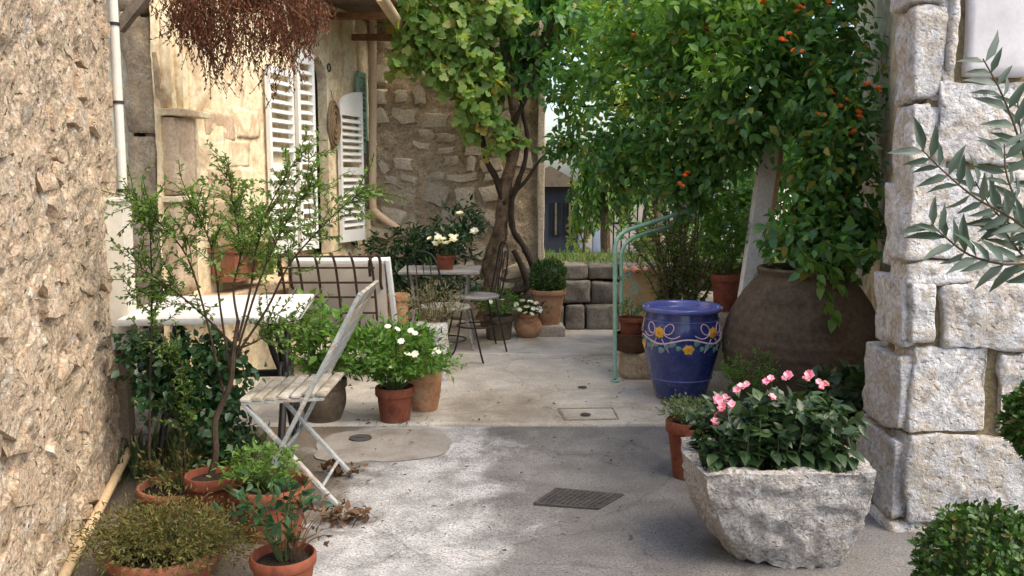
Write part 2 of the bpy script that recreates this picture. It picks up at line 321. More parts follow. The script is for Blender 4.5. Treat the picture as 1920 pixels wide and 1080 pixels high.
class Leaves:
    def __init__(s): s.P = []; s.D = []; s.N = []; s.L = []
    def add(s, P, D, N, L):
        P = np.atleast_2d(P); s.P.append(P); s.D.append(np.atleast_2d(D)); s.N.append(np.atleast_2d(N)); s.L.append(np.broadcast_to(L, (len(P),)))
    def arr(s): return np.concatenate(s.P), np.concatenate(s.D), np.concatenate(s.N), np.concatenate(s.L)
    def build(s, name, mat, parent, W=.6, T=T_SM, kind='stuff', take=None):
        P, D, N, L = s.arr()
        if take is not None: P, D, N, L = P[take], D[take], N[take], L[take]
        V, Fc = leaf_arrays(P, D, N, L, W, T); c = P.mean(0)
        o = link_mesh(name, tri_mesh(name, V, Fc, mat, c), parent, c); o['kind'] = kind; return o
def rnd_dirs(n): return unit(rng.normal(size=(n, 3)))
def ell_leaves(lv, c, r, n_cl, per, cl_r, L, droop=.3, shell=.5, up=.6):
    """leaf clusters scattered through an ellipsoid, each cluster a little spray of leaves"""
    c = np.array(c, float); r = np.array(r, float)
    d = rnd_dirs(n_cl); q = (shell + (1 - shell) * rng.random(n_cl)) ** .6 if shell < 1 else np.ones(n_cl)
    C = c + d * r * q[:, None]
    for k in range(n_cl):
        out = unit((d[k] + rng.normal(size=3) * .5)[None])[0]
        t = rng.random(per)
        Pk = C[k] + out * cl_r * (t[:, None] - .5) * 2 + rng.normal(size=(per, 3)) * cl_r * .35
        Dk = out * .6 + rng.normal(size=(per, 3)) * .7 + np.array([0, 0, -droop])
        Nk = rng.normal(size=(per, 3)) * .5 + np.array([0, 0, up]) + d[k] * .4
        lv.add(Pk, Dk, Nk, L * (.65 + .7 * rng.random(per)))
def wander(p0, d0, length, n=8, wob=.25, grav=0.0):
    p = Vector(p0); d = Vector(d0).normalized(); pts = [p.copy()]; st = length / n
    for i in range(n):
        d = (d + Vector(rng.normal(size=3)) * wob + Vector((0, 0, -grav))).normalized(); p = p + d * st; pts.append(p.copy())
    return pts
def spray(lv, pts, n, L, droop=.2, start=.15, flat=False):
    """alternate leaves along a twig"""
    A = np.array([tuple(p) for p in pts]); m = len(A) - 1
    t = np.linspace(start, 1, n) * m; i = np.minimum(t.astype(int), m - 1); f = (t - i)[:, None]
    P = A[i] * (1 - f) + A[i + 1] * f; Tg = unit(A[i + 1] - A[i])
    rd = rnd_dirs(n); sd = unit(np.cross(Tg, rd))
    D = Tg * .7 + sd * .9 + np.array([0, 0, -droop]); N = rng.normal(size=(n, 3)) * .4 + np.array([0, 0, 1])
    lv.add(P, D, N, L * (.7 + .6 * rng.random(n)))
def smooth_path(pts, k=5):
    P = [Vector(p) for p in pts]; out = []
    for i in range(len(P) - 1):
        a, b, c, d = P[max(i - 1, 0)], P[i], P[i + 1], P[min(i + 2, len(P) - 1)]
        for j in range(k):
            t = j / k
            out.append(.5 * ((2 * b) + (c - a) * t + (2 * a - 5 * b + 4 * c - d) * t * t + (3 * b - a - 3 * c + d) * t ** 3))
    out.append(P[-1]); return out
def flower_mesh(name, mat, petals=5, r=1.0, cup=.25, w=.75, T=T_OV, layers=1):
    P = []; D = []; N = []
    for l in range(layers):
        for k in range(petals):
            a = 2 * math.pi * (k + .5 * l) / petals; c = cup + .5 * l
            P.append((0, 0, 0)); D.append((math.cos(a), math.sin(a), c)); N.append((-math.cos(a) * c, -math.sin(a) * c, 1))
    V, Fc = leaf_arrays(np.array(P), np.array(D), np.array(N), r, w, T)
    return tri_mesh(name, V, Fc, mat, (0, 0, 0))
FL_WHITE = flower_mesh('white_petals', M['pt_white'], 7, 1, .2, 1.05)
FL_WHITE2 = flower_mesh('white_bloom', M['pt_white'], 5, 1, .5, 1.15, layers=2)
FL_PINK = flower_mesh('pink_bloom', M['pt_pink'], 5, 1, .3, 1.25, layers=2)
FL_ORANGE = flower_mesh('orange_bloom', M['pt_orange'], 7, 1, .5, .8, layers=2)
def blooms(parent, me, spots, r, name='flower', tilt=.9):
    for p in spots:
        d = Vector((rng.normal() * tilt * .5, -.7 * tilt + rng.normal() * .35, 1.0 + rng.normal() * .2))
        q = d.to_track_quat('Z', 'Y').to_euler()
        s = r * (.75 + .5 * rng.random()); put(name, me, parent, p, (q.x, q.y, q.z), (s, s, s))
# ---------------------------------------------------------------- pots
def pot_body(root, c, r_top, r_bot, h, mat, rim=.018, rim_h=.05, soil=True, curve=0.0, n=40, name='pot', ripple=None, soil_drop=.03, rings=0):
    x, y, z = c; b = MB(); prof = []
    m = 10
    body_h = h - rim_h
    for i in range(m + 1):
        t = i / m; rr = r_bot + (r_top - rim - r_bot) * t + curve * math.sin(math.pi * t); prof.append((rr, body_h * t))
    ro = r_top; wall = max(.008, r_top * .1)
    prof += [(ro * .985, body_h + .002), (ro, body_h + .008), (ro, h - .006), (ro - .004, h), (ro - wall + .003, h), (ro - wall, h - .006), (ro - wall - .003, h - soil_drop - .02), (.002, h - soil_drop - .02)]
    b.lathe(prof, (x, y, z), n, ripple=ripple)
    o = b.build(name, mat, root, base=True, sharp=50)
    if soil:
        s = MB(); rs = ro - wall - .001; zz = h - soil_drop
        s.lathe([(rs, zz), (rs * .7, zz + .008), (rs * .35, zz + .005), (.004, zz + .011)], (x, y, z), 20)
        A = np.array(s.v); A[:, 2] += fbm(A, 40, 2) * .006; s.v = [tuple(p) for p in A]
        s.build('soil', M['soil'], root)
    return o
def mound(root, c, r, n, L, mat, W=.5, stems=14, stem_mat='green_stem', T=T_SM, droop=.1, name='foliage', up=.7, hub=None, per=9, jag=.25):
    """a leafy mound grown from stems that fan out of the pot"""
    c = Vector(c); hub = Vector(hub) if hub is not None else c - Vector((0, 0, r[2])); lv = Leaves(); sb = MB()
    per_st = max(3, n // max(1, stems))
    for k in range(stems):
        a = 2 * math.pi * (k + rng.random()) / stems; el = math.acos(1 - rng.random() * 1.15)
        tip = c + Vector((math.cos(a) * math.sin(el) * r[0], math.sin(a) * math.sin(el) * r[1], math.cos(el) * r[2])) * (1 - jag * rng.random() + jag * .4)
        start = hub + Vector((math.cos(a), math.sin(a), 0)) * r[0] * .15
        mid = (start + tip) / 2 + Vector((0, 0, .25 * (tip - start).length)) * (.4 + .3 * rng.random())
        pts = smooth_path([start, mid, tip], 5)
        sb.tube(pts, [.0022 * (1 - .7 * i / len(pts)) + .0005 for i in range(len(pts))], 4, False)
        spray(lv, pts, per_st // 2, L, droop, .25)
        tipA = np.array(tip); m2 = per_st - per_st // 2
        Pk = tipA + rng.normal(size=(m2, 3)) * np.array(r) * .2
        lv.add(Pk, rng.normal(size=(m2, 3)) * .7 + np.array(tip - c) / max(r) + np.array([0, 0, .2 - droop]), rng.normal(size=(m2, 3)) * .5 + np.array([0, 0, up]), L * (.6 + .7 * rng.random(m2)))
    sb.build('stems', M[stem_mat], root, kind='stuff')
    return lv.build(name, mat, root, W, T)
def clipped_ball(root, c, r, n, L, mat, name='foliage', jag=.11):
    d = rnd_dirs(n); c = np.array(c); rr = r * (1 - .2 * rng.random(n) + jag * fbm(d * 1.0 + np.array(c), 3.2, 3) + (rng.random(n) < .03) * .1); P = c + d * rr[:, None]
    lv = Leaves(); lv.add(P, d * .7 + rng.normal(size=(n, 3)) * .6, d + rng.normal(size=(n, 3)) * .7, L * (.7 + .6 * rng.random(n)))
    lv.build(name, mat, root, .62, T_SM)
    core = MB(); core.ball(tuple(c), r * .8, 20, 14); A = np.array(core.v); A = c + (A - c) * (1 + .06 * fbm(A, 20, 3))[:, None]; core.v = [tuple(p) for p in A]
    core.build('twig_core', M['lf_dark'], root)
# ---------------------------------------------------------------- stones
def stone_variant(seed, cuts=1, amp=.13, rnd=.42):
    bm = bmesh.new(); bmesh.ops.create_cube(bm, size=1); bmesh.ops.subdivide_edges(bm, edges=bm.edges[:], cuts=cuts, use_grid_fill=True)
    P = np.array([v.co[:] for v in bm.verts]); s = np.linalg.norm(P, axis=1, keepdims=True)
    P = P * (1 - rnd * (s - .5) / .37 * .5); P = P + np.stack([fbm(P + seed * 9.1 + 3 * k, 2.2, 2) for k in range(3)], 1) * amp
    for v, p in zip(bm.verts, P): v.co = p
    me = bpy.data.meshes.new('stone'); bm.to_mesh(me); bm.free(); me.shade_smooth(); me.set_sharp_from_angle(angle=R(32)); return me
def stone_set(mat, n=9, cuts=1, amp=.13, seed0=0, rnd=.42):
    L = [stone_variant(seed0 + k, cuts, amp, rnd) for k in range(n)]
    for m in L: m.materials.append(mat)
    return L
def rough_block(name, c, size, mat, parent, seed=0, cuts=9, amp=.012, roundness=.03, rot=None, kind=None):
    bm = bmesh.new(); bmesh.ops.create_cube(bm, size=1); bmesh.ops.subdivide_edges(bm, edges=bm.edges[:], cuts=cuts, use_grid_fill=True)
    P = np.array([v.co[:] for v in bm.verts]) * np.array(size); hs = np.array(size) / 2; rr = min(roundness, hs.min() * .9)
    inner = np.clip(P, -(hs - rr), hs - rr); dlt = P - inner; ln = np.linalg.norm(dlt, axis=1, keepdims=True)
    P = np.where(ln > 1e-9, inner + dlt / np.maximum(ln, 1e-9) * np.minimum(ln, rr), P)
    Nn = unit(np.where(ln > 1e-9, dlt, P)); Q = P + np.array(c) + seed * 3.7
    dsp = fbm(Q, 5, 3) * amp * 1.4 + fbm(Q, 22, 3) * amp * .6 + np.minimum(0, fbm(Q, 45, 2) + .25) * amp * .8
    P = P + Nn * dsp[:, None]
    P[:, 0] += fbm(Q[:, [1, 2, 0]] * 1.0, 4, 2) * amp * 1.6; P[:, 2] += fbm(Q[:, [0, 1, 2]] + 5, 4, 2) * amp * 1.6
    for v, p in zip(bm.verts, P): v.co = p
    me = bpy.data.meshes.new(name); bm.to_mesh(me); bm.free(); me.shade_smooth(); me.materials.append(mat)
    o = link_mesh(name, me, parent, c)
    if rot: o.rotation_euler = rot
    if kind: o['kind'] = kind
    return o
def rough_sheet(name, o0, t, up, n, s_rng, z_rng, step, amp, mat, parent=None, sc=5, hole=None, kind=None, label=None, cat=None, deep=0):
    """a rough wall face: grid in (s along t, z up) displaced along its normal n"""
    s = np.arange(s_rng[0], s_rng[1] + step / 2, step); z = np.arange(z_rng[0], z_rng[1] + step / 2, step)
    SS, ZZ = np.meshgrid(s, z, indexing='ij'); t = np.array(t); n_ = np.array(n); o0 = np.array(o0); up = np.array(up)
    P = (o0 + SS[..., None] * t + ZZ[..., None] * up).reshape(-1, 3)
    h = fbm(P, sc, 4) * amp + np.minimum(0, fbm(P + 9, sc * 3.2, 3) + .2) * amp * 1.1 + fbm(P + 31, sc * 9, 2) * amp * .18
    V = P + n_ * h[:, None]; a, b = len(s), len(z)
    I = (np.arange(a - 1)[:, None] * b + np.arange(b - 1)[None]).ravel()
    if hole is not None:
        cs = (SS[:-1, :-1] + step / 2).ravel(); cz = (ZZ[:-1, :-1] + step / 2).ravel(); I = I[~hole(cs, cz)]
    Fc = np.concatenate([np.stack([I, I + b, I + b + 1], 1), np.stack([I, I + b + 1, I + 1], 1)])
    c = V.mean(0); c[2] = V[:, 2].min()
    o = link_mesh(name, tri_mesh(name, V, Fc, mat, c), parent, c)
    return finish(o, label, cat, None, kind)
# ================================================================ THE SETTING
def floor_mat(name, far=False):
    m, nt, P, out = mat_new(name); pos = position(nt)
    def math2(op, a, b):
        n = nd(nt, 'ShaderNodeMath', operation=op)
        for k, q in enumerate((a, b)):
            if hasattr(q, 'links'): nt.links.new(q, n.inputs[k])
            else: n.inputs[k].default_value = q
        return n.outputs[0]
    big = noise(nt, pos, 1.1, 7, .62, .6); mid = noise(nt, pos, 6, 7, .65, .3); fine = noise(nt, pos, 90, 4, .7); spk = noise(nt, pos, 130, 3, .75)
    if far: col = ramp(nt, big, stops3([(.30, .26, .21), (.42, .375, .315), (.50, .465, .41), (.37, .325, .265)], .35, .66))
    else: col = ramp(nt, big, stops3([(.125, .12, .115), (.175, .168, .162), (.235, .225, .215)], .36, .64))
    if not far:
        # worn pale cement smear running down the middle, brown dirt by the pots: stains with shapes of their own
        sx = nt.nodes.new('ShaderNodeSeparateXYZ'); nt.links.new(pos, sx.inputs[0]); X, Y = sx.outputs[0], sx.outputs[1]
        wob = math2('MULTIPLY', math2('SUBTRACT', noise(nt, pos, 2.6, 6, .6, .5), .5), 1.5)
        Xw = math2('ADD', X, wob)
        dX = math2('ABSOLUTE', math2('ADD', Xw, .42), 0)
        pale = nd(nt, 'ShaderNodeMapRange', interpolation_type='SMOOTHSTEP'); nt.links.new(dX, pale.inputs[0])
        pale.inputs[1].default_value = .50; pale.inputs[2].default_value = .12; pale.inputs[3].default_value = 0; pale.inputs[4].default_value = .95
        col = mixc(nt, col, ramp(nt, mid, stops3([(.29, .285, .28), (.40, .395, .39), (.47, .465, .46)])), pale.outputs[0])
        br = nd(nt, 'ShaderNodeMapRange', interpolation_type='SMOOTHSTEP'); nt.links.new(Xw, br.inputs[0])
        br.inputs[1].default_value = -.55; br.inputs[2].default_value = -.95; br.inputs[3].default_value = 0; br.inputs[4].default_value = .85
        col = mixc(nt, col, (.15, .118, .088), br.outputs[0])
        gr = nd(nt, 'ShaderNodeMapRange', interpolation_type='SMOOTHSTEP'); nt.links.new(noise(nt, pos, 1.7, 5, .6, .8), gr.inputs[0])
        gr.inputs[1].default_value = .60; gr.inputs[2].default_value = .72; gr.inputs[3].default_value = 0; gr.inputs[4].default_value = .55
        col = mixc(nt, col, (.17, .175, .11), gr.outputs[0])
    g = ramp(nt, mid, [(.3, (.78,) * 3), (.7, (1.14,) * 3)]); col = mixc(nt, col, g, 1, 'MULTIPLY')
    g = ramp(nt, fine, [(.3, (.72,) * 3), (.7, (1.2,) * 3)]); col = mixc(nt, col, g, 1, 'MULTIPLY')
    g = ramp(nt, spk, [(.37, (.34,) * 3), (.47, (1,) * 3), (.60, (1.04,) * 3), (.70, (1.7,) * 3)]); col = mixc(nt, col, g, .35 if far else 1.0, 'MULTIPLY')
    cr = nd(nt, 'ShaderNodeTexVoronoi', feature='DISTANCE_TO_EDGE', Scale=.9)
    wp = nt.nodes.new('ShaderNodeVectorMath'); wp.operation = 'MULTIPLY_ADD'
    nz = nd(nt, 'ShaderNodeTexNoise', Scale=3.0, Detail=6); nt.links.new(pos, nz.inputs['Vector']); nt.links.new(nz.outputs['Color'], wp.inputs[0]); wp.inputs[1].default_value = (.5, .5, .5); nt.links.new(pos, wp.inputs[2]); nt.links.new(wp.outputs[0], cr.inputs['Vector'])
    ck = ramp(nt, cr.outputs['Distance'], [(.0, (.6, .56, .5)), (.008, (1, 1, 1))]); col = mixc(nt, col, ck, .7, 'MULTIPLY')
    nt.links.new(col, P.inputs['Base Color'])
    rr = nd(nt, 'ShaderNodeMapRange'); nt.links.new(mid, rr.inputs[0]); rr.inputs[1].default_value = .3; rr.inputs[2].default_value = .7; rr.inputs[3].default_value = .42; rr.inputs[4].default_value = .78
    nt.links.new(rr.outputs[0], P.inputs['Roughness']); P.inputs['Specular IOR Level'].default_value = .4
    b = nd(nt, 'ShaderNodeBump', Strength=.5, Distance=.006); nt.links.new(math2('ADD', fine, math2('MULTIPLY', mid, .6)), b.inputs['Height']); nt.links.new(b.outputs[0], P.inputs['Normal'])
    return m
M['floor_near'] = floor_mat('floor_near'); M['floor_far'] = floor_mat('floor_far', True)
M['patch'] = surf('patch', [(.19, .165, .14), (.26, .235, .21), (.31, .29, .265)], 4, 90, .25, .75, .4, 90, .005)
def slab(name, x0, x1, y0, y1, z, mat, parent=None, step=.06, jag=.012):
    xs = np.arange(x0, x1 + step / 2, step); ys = np.linspace(y0, y1, max(2, int((y1 - y0) / step)))
    X, Y = np.meshgrid(xs, ys, indexing='ij'); P = np.stack([X, Y, np.zeros_like(X)], -1)
    e = fbm(np.stack([X[:, 0], X[:, 0] * 0, X[:, 0] * 0], 1), 3, 4) * jag
    P[:, 0, 1] += e; P[:, -1, 1] += np.roll(e, 7)
    Q = P.reshape(-1, 3).copy(); Q[:, 2] = z + fbm(Q, 2.2, 3) * .0035
    a, b = len(xs), len(ys); I = (np.arange(a - 1)[:, None] * b + np.arange(b - 1)[None]).ravel()
    Fc = np.concatenate([np.stack([I, I + b, I + b + 1], 1), np.stack([I, I + b + 1, I + 1], 1)])
    rim = np.concatenate([np.arange(a) * b])                       # the front edge drops into the joint
    base = len(Q); Q = np.concatenate([Q, Q[rim] - (0, -.004, .03)]); j = np.arange(a - 1)
    Fc = np.concatenate([Fc, np.stack([rim[:-1], base + j, base + j + 1], 1), np.stack([rim[:-1], base + j + 1, rim[1:]], 1)])
    c = (float((x0 + x1) / 2), float((y0 + y1) / 2), z); o = link_mesh(name, tri_mesh(name, Q, Fc, mat, c), parent, c); return o
g = MB(); g.add([(-150, -60, -.03), (150, -60, -.03), (150, 300, -.03), (-150, 300, -.03)], [(0, 1, 2, 3)]); finish(g.build('ground', M['dirt']), kind='structure')
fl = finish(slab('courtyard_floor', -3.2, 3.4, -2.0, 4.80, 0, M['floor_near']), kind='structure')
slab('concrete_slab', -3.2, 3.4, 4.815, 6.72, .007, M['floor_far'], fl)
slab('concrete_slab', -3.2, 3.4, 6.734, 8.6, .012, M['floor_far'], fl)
# brownish cement patch in front of the flower pots
pp = [(600, 822), (640, 812), (720, 806), (790, 806), (832, 812), (846, 826), (838, 846), (808, 858), (760, 864), (690, 866), (620, 866), (588, 850)]
b = MB(); q = [p + Vector((fbm([tuple(p)], 9, 3)[0], fbm([tuple(p + Vector((5, 5, 0)))], 9, 3)[0], 0)) * .022 for p in smooth_path([gnd(*p, .003) for p in pp + pp[:1]], 8)[:-1]]; b.prism([Vector((p.x, p.y, .0005)) for p in q], (0, 0, .0045)); b.build('concrete_patch', M['patch'], fl)
# covers let into the floor
def cover(name, label, px, mat, th=.012, z=.0, frame=None, studs=0, gap=.01, fw=.012):
    P = [gnd(*p, z) for p in px]; c = sum(P, Vector()) / 4; r = thing(name, label, 'cover', c)
    if frame:
        f = MB()
        for i in range(4): 
            a, b_ = P[i], P[(i + 1) % 4]; a = c + (a - c) * 1.07; b_ = c + (b_ - c) * 1.07; f.bar(a + Vector((0, 0, .001)), b_ + Vector((0, 0, .001)), fw, .012)
        f.build('frame', frame, r, False)
    m = MB(); m.prism([Vector((p.x, p.y, z - .004)) for p in P], (0, 0, th)); pl = m.build('plate', mat, r, False)
    if studs:
        s = MB()
        for i in range(studs):
            for j in range(studs):
                u, v = (i + .5) / studs, (j + .5) / studs; p = (P[0] * (1 - u) + P[1] * u) * (1 - v) + (P[3] * (1 - u) + P[2] * u) * v
                s.box((p.x, p.y, z + th - .003), (.012, .007, .004), Matrix.Rotation(.7 if (i + j) % 2 else -.7, 3, 'Z'))
        o = s.build('tread_studs', mat, pl, False, 'stuff')
    return r
cover('drain_cover', 'dark cast iron drain cover set in grey concrete near the stone trough', [(1008, 945), (1046, 919), (1162, 930), (1118, 954)], M['cover_iron'], .012, 0, M['cover_iron'], 11)
c1 = cover('access_cover', 'pale concrete access cover with dark joint in the middle of the slab', [(1050, 768), (1146, 767), (1156, 786), (1062, 788)], M['floor_far'], .008, .006, M['grey_stone'], fw=.004)
b = MB(); p = gnd(1098, 777, .016); b.lathe([(.03, 0), (.028, .003), (.002, .004)], p, 20); b.build('lifting_plate', M['cover_iron'], c1)
c1 = cover('access_cover', 'small concrete access cover near the green handrail post', [(1040, 721), (1136, 720), (1142, 730), (1048, 732)], M['floor_far'], .008, .006, None)
b = MB(); p = gnd(1092, 726, .014); b.lathe([(.03, 0), (.028, .003), (.002, .004)], p, 20); b.build('lifting_plate', M['cover_iron'], c1)
r = thing('inspection_cap', 'small round dark iron cap in the brown cement patch', 'cap', gnd(676, 824))
b = MB(); b.lathe([(.058, .004), (.058, .012), (.05, .014), (.048, .011), (.002, .011)], gnd(676, 824), 24); b.build('lid', M['cover_iron'], r)
b = MB(); b.box(gnd(676, 824) + Vector((0, 0, .013)), (.05, .012, .006)); b.build('handle', M['cover_iron'], r)

# ---------------------------------------------------------------- near left rubble wall
TW = Vector((-.236, 1, 0)).normalized(); NW = Vector((TW.y, -TW.x, 0)); W0 = Vector((-.84, 0, 0))
def wall_pt(d, z, off=0.0): s = d / TW.y; return W0 + TW * s + NW * off + Vector((0, 0, z))
sE = 4.22 / TW.y
wl_ = thing('rubble_wall', 'rough beige rubble stone wall along the left edge', 'wall', wall_pt(2, 0))
rough_sheet('mortar_face', W0, TW, (0, 0, 1), NW, (-1.2, sE), (-.05, 3.5), .013, .019, M['rubble_mortar'], wl_, 10)
b = MB(); b.bar(wall_pt(-1.2, 1.72, -.20), wall_pt(4.2, 1.72, -.20), .30, 3.55); b.build('wall_core', M['rubble_mortar'], wl_, False)
ST = stone_set(M['rubble_stone'], 10, 2, .16, 0, .25)
rr = random.Random(3); n = 0
zrow = .02
while zrow < 2.5:
    hgt = rr.uniform(.07, .15); s = rr.uniform(1.9, 2.1)
    while s < sE - .08:
        w = rr.uniform(.07, .30)
        if rr.random() < .62 and n < 290:
            a = rr.uniform(-.45, .45); p = W0 + TW * (s + w / 2) + NW * rr.uniform(-.033, -.013) + Vector((0, 0, zrow + hgt / 2 + rr.uniform(-.02, .02)))
            o = put('stone', ST[n % 10], wl_, p, (0, a, math.atan2(TW.y, TW.x)), (w * rr.uniform(.7, 1), rr.uniform(.05, .085), hgt * rr.uniform(.6, .98))); n += 1
        s += w + rr.uniform(.0, .05)
    zrow += hgt + .012
# pipe skirting the wall, white downpipe, cabinet
b = MB(); pts = [wall_pt(2.0, .00, .035), wall_pt(2.9, .035, .03), wall_pt(3.5, .062, .03), wall_pt(4.2, .10, .03)]; b.tube(smooth_path(pts, 4), .019, 12)
finish(b.build('wall_pipe', M['pipe_tan']), 'thin tan pipe running along the foot of the rubble wall', 'pipe')
dp = at(225, 260, 4.27); r = thing('downpipe', 'white vertical downpipe with black bands at the corner of the rubble wall', 'pipe', (dp.x, dp.y, 0.8))
zb = at(235, 505, 4.27).z; b = MB(); b.tube([(dp.x, dp.y, zb), (dp.x, dp.y, 1.5), (dp.x, dp.y, 3.4)], .0215, 16); b.build('tube', M['pvc_white'], r)
b = MB(); b.tube([(dp.x, dp.y, zb - .012), (dp.x, dp.y, zb + .04)], .0225, 16); b.build('end_collar', M['grey_iron'], r)
for yy in (45, 192, 357, -120):
    b = MB(); zz = at(228, yy, 4.27).z; b.tube([(dp.x, dp.y, zz - .007), (dp.x, dp.y, zz + .007)], .0255, 16); b.box((dp.x - .025, dp.y, zz), (.05, .02, .012)); b.build('band', M['band_dark'], r)
z0, z1 = at(215, 645, 4.1).z, at(215, 376, 4.1).z
cb = thing('meter_cabinet', 'tall narrow off white cabinet fixed to the end of the rubble wall', 'cabinet', wall_pt(4.08, z0, .03))
b = MB(); b.bar(wall_pt(3.96, (z0 + z1) / 2, .03), wall_pt(4.20, (z0 + z1) / 2, .03), .07, z1 - z0, (0, 0, 1)); b.build('case', M['cabinet'], cb, False)
b = MB(); b.bar(wall_pt(3.975, (z0 + z1) / 2, .069), wall_pt(4.185, (z0 + z1) / 2, .069), .006, z1 - z0 - .04); b.build('door', M['cabinet'], cb, False)
b = MB(); b.bar(wall_pt(3.95, z1 + .006, .035), wall_pt(4.21, z1 + .006, .035), .085, .012); b.build('lid', M['cabinet'], cb, False)
zc = at(207, 815, 4.1).z; b = MB(); b.bar(wall_pt(4.02, (zc + z0) / 2 - .01, .02), wall_pt(4.17, (zc + z0) / 2 - .01, .02), .045, z0 - zc - .03)
finish(b.build('recess_board', M['old_wood'], None, False), 'grey board standing in for the recess below the white meter cabinet', 'duct')  # board added in place of the grey recess below the cabinet
# ---------------------------------------------------------------- stone corner pier and house facade
x0, x1 = at(238, 400, 5.0).x, at(297, 400, 5.0).x
pier = thing('corner_pier', 'rough grey brown stone pier between rubble wall and plastered house', 'pier', ((x0 + x1) / 2, 5.2, 0))
zz = 0
for k, h in enumerate((.5, .62, .45, .66, .5, .52)):
    rough_block('stone', ((x0 + x1) / 2 + .012 * (k % 2), 5.2, zz + h / 2), (x1 - x0, .40, h - .006), M['grey_stone'], pier, k, 12, .012, .02); zz += h
FA, FB = Vector((-1.93, 5.0, 0)), Vector((-1.30, 8.36, 0)); TF = (FB - FA).normalized(); NF = Vector((TF.y, -TF.x, 0)); LF = (FB - FA).length
def fac(d, z, off=0.0): s = (d - FA.y) / TF.y; return FA + TF * s + NF * off + Vector((0, 0, z))
def fs(d): return (d - FA.y) / TF.y
house = thing('house', 'cream plastered old house front with arched window behind the shrub', 'house', FA)
oa, ob, oz0, oz1 = fs(6.98), fs(7.36), .72, 2.08; orad = (ob - oa) / 2
def hole(s, z):
    inside = (s > oa) & (s < ob) & (z > oz0) & (z < oz1)
    arc = ((s - (oa + ob) / 2) ** 2 + ((z - oz1)) ** 2 < orad ** 2) & (z >= oz1)
    return inside | arc
rough_sheet('facade', FA, TF, (0, 0, 1), NF, (-.02, LF), (-.05, 5.2), .02, .006, M['plaster'], house, 4, hole)
b = MB(); b.box((-3.4, 5.35, 2.6), (2.6, .5, 5.2)); b.build('side_wall', M['plaster'], house, False)
b = MB(); mid = fac(6.7, 0, -.45)
b.bar(fac(5.1, 2.6, -.45), fac(8.5, 2.6, -.45), .3, 5.2); b.build('inner_wall', M['old_wood'], house, False)
# arch trim, reveal and the dark window behind
tr = MB(); outer = []; 
for off, nm in ((.012, 'arch_trim'),):
    pts = [fac(0, 0)] * 0; cs = (oa + ob) / 2
    path = [(oa, oz0)] + [(oa, oz0 + (oz1 - oz0) * t / 4) for t in range(1, 4)] + [(cs - orad * math.cos(a), oz1 + orad * math.sin(a)) for a in np.linspace(0, math.pi, 13)] + [(ob, oz0 + (oz1 - oz0) * t / 4) for t in range(3, 0, -1)] + [(ob, oz0)]
    P3 = [FA + TF * s + NF * off + Vector((0, 0, z)) for s, z in path]
    for i in range(len(P3) - 1): tr.bar(P3[i] - NF * .03, P3[i + 1] - NF * .03, .035, .08, tuple(NF))
    tr.build('arch_trim', M['plaster'], house, False)
b = MB(); b.bar(fac(6.9, 1.5, -.26), fac(7.45, 1.5, -.26), .03, 1.9); wn_ = b.build('window', M['old_wood'], house, False)
b = MB(); b.bar(fac(6.99, 1.5, -.238), fac(7.36, 1.5, -.238), .012, 1.5); b.build('pane', M['glass_dark'], wn_, False)
b = MB(); b.bar(fac(6.92, oz0 - .03, .03), fac(7.42, oz0 - .03, .03), .16, .06); b.build('sill', M['pink_stone'], house, False)
# engaged pilaster of stacked sandstone blocks with ledges
def fblock(d0, d1, ya, yb, proud, mat=None, name='block', taper=0.0, seed=0, amp=.002):
    dm = (d0 + d1) / 2; px = 960 + 1717 * fac(dm, 0).x / dm
    za, zb_ = at(px, yb, dm).z, at(px, ya, dm).z
    rough_block(name, fac(dm, (za + zb_) / 2, proud / 2 - .05), ((d1 - d0) / TF.y, .1 + proud, zb_ - za), mat or M['pink_stone'], house, seed, 7, amp, .005, (0, 0, math.atan2(TF.y, TF.x)))
fblock(5.04, 5.26, 222, 366, .075, seed=1); fblock(5.04, 5.24, 378, 548, .07, seed=2)
fblock(5.02, 5.38, 208, 221, .11, M['plaster'], 'ledge', seed=3); fblock(5.02, 5.34, 366, 378, .10, M['plaster'], 'ledge', seed=4)
fblock(5.06, 5.14, -200, 208, .015, M['plaster'], 'flute', seed=5); fblock(5.20, 5.26, -200, 208, .015, M['plaster'], 'flute', seed=6); fblock(5.33, 5.40, -200, 380, .012, M['plaster'], 'flute', seed=7)
fblock(5.0, 6.6, 538, 556, .16, M['pink_stone'], 'ledge', seed=8)
for k, (da, db, ya, yb) in enumerate([(5.5, 5.85, 210, 262), (5.52, 5.72, 265, 310), (5.74, 6.05, 263, 312), (5.5, 5.8, 315, 372), (5.83, 6.1, 316, 360), (5.9, 6.2, 205, 258), (5.5, 5.9, 376, 425), (5.93, 6.22, 366, 420)]):
    fblock(da, db, ya, yb, .004, M['plaster'] if k % 3 else M['pink_stone'], 'block', seed=20 + k, amp=.006)
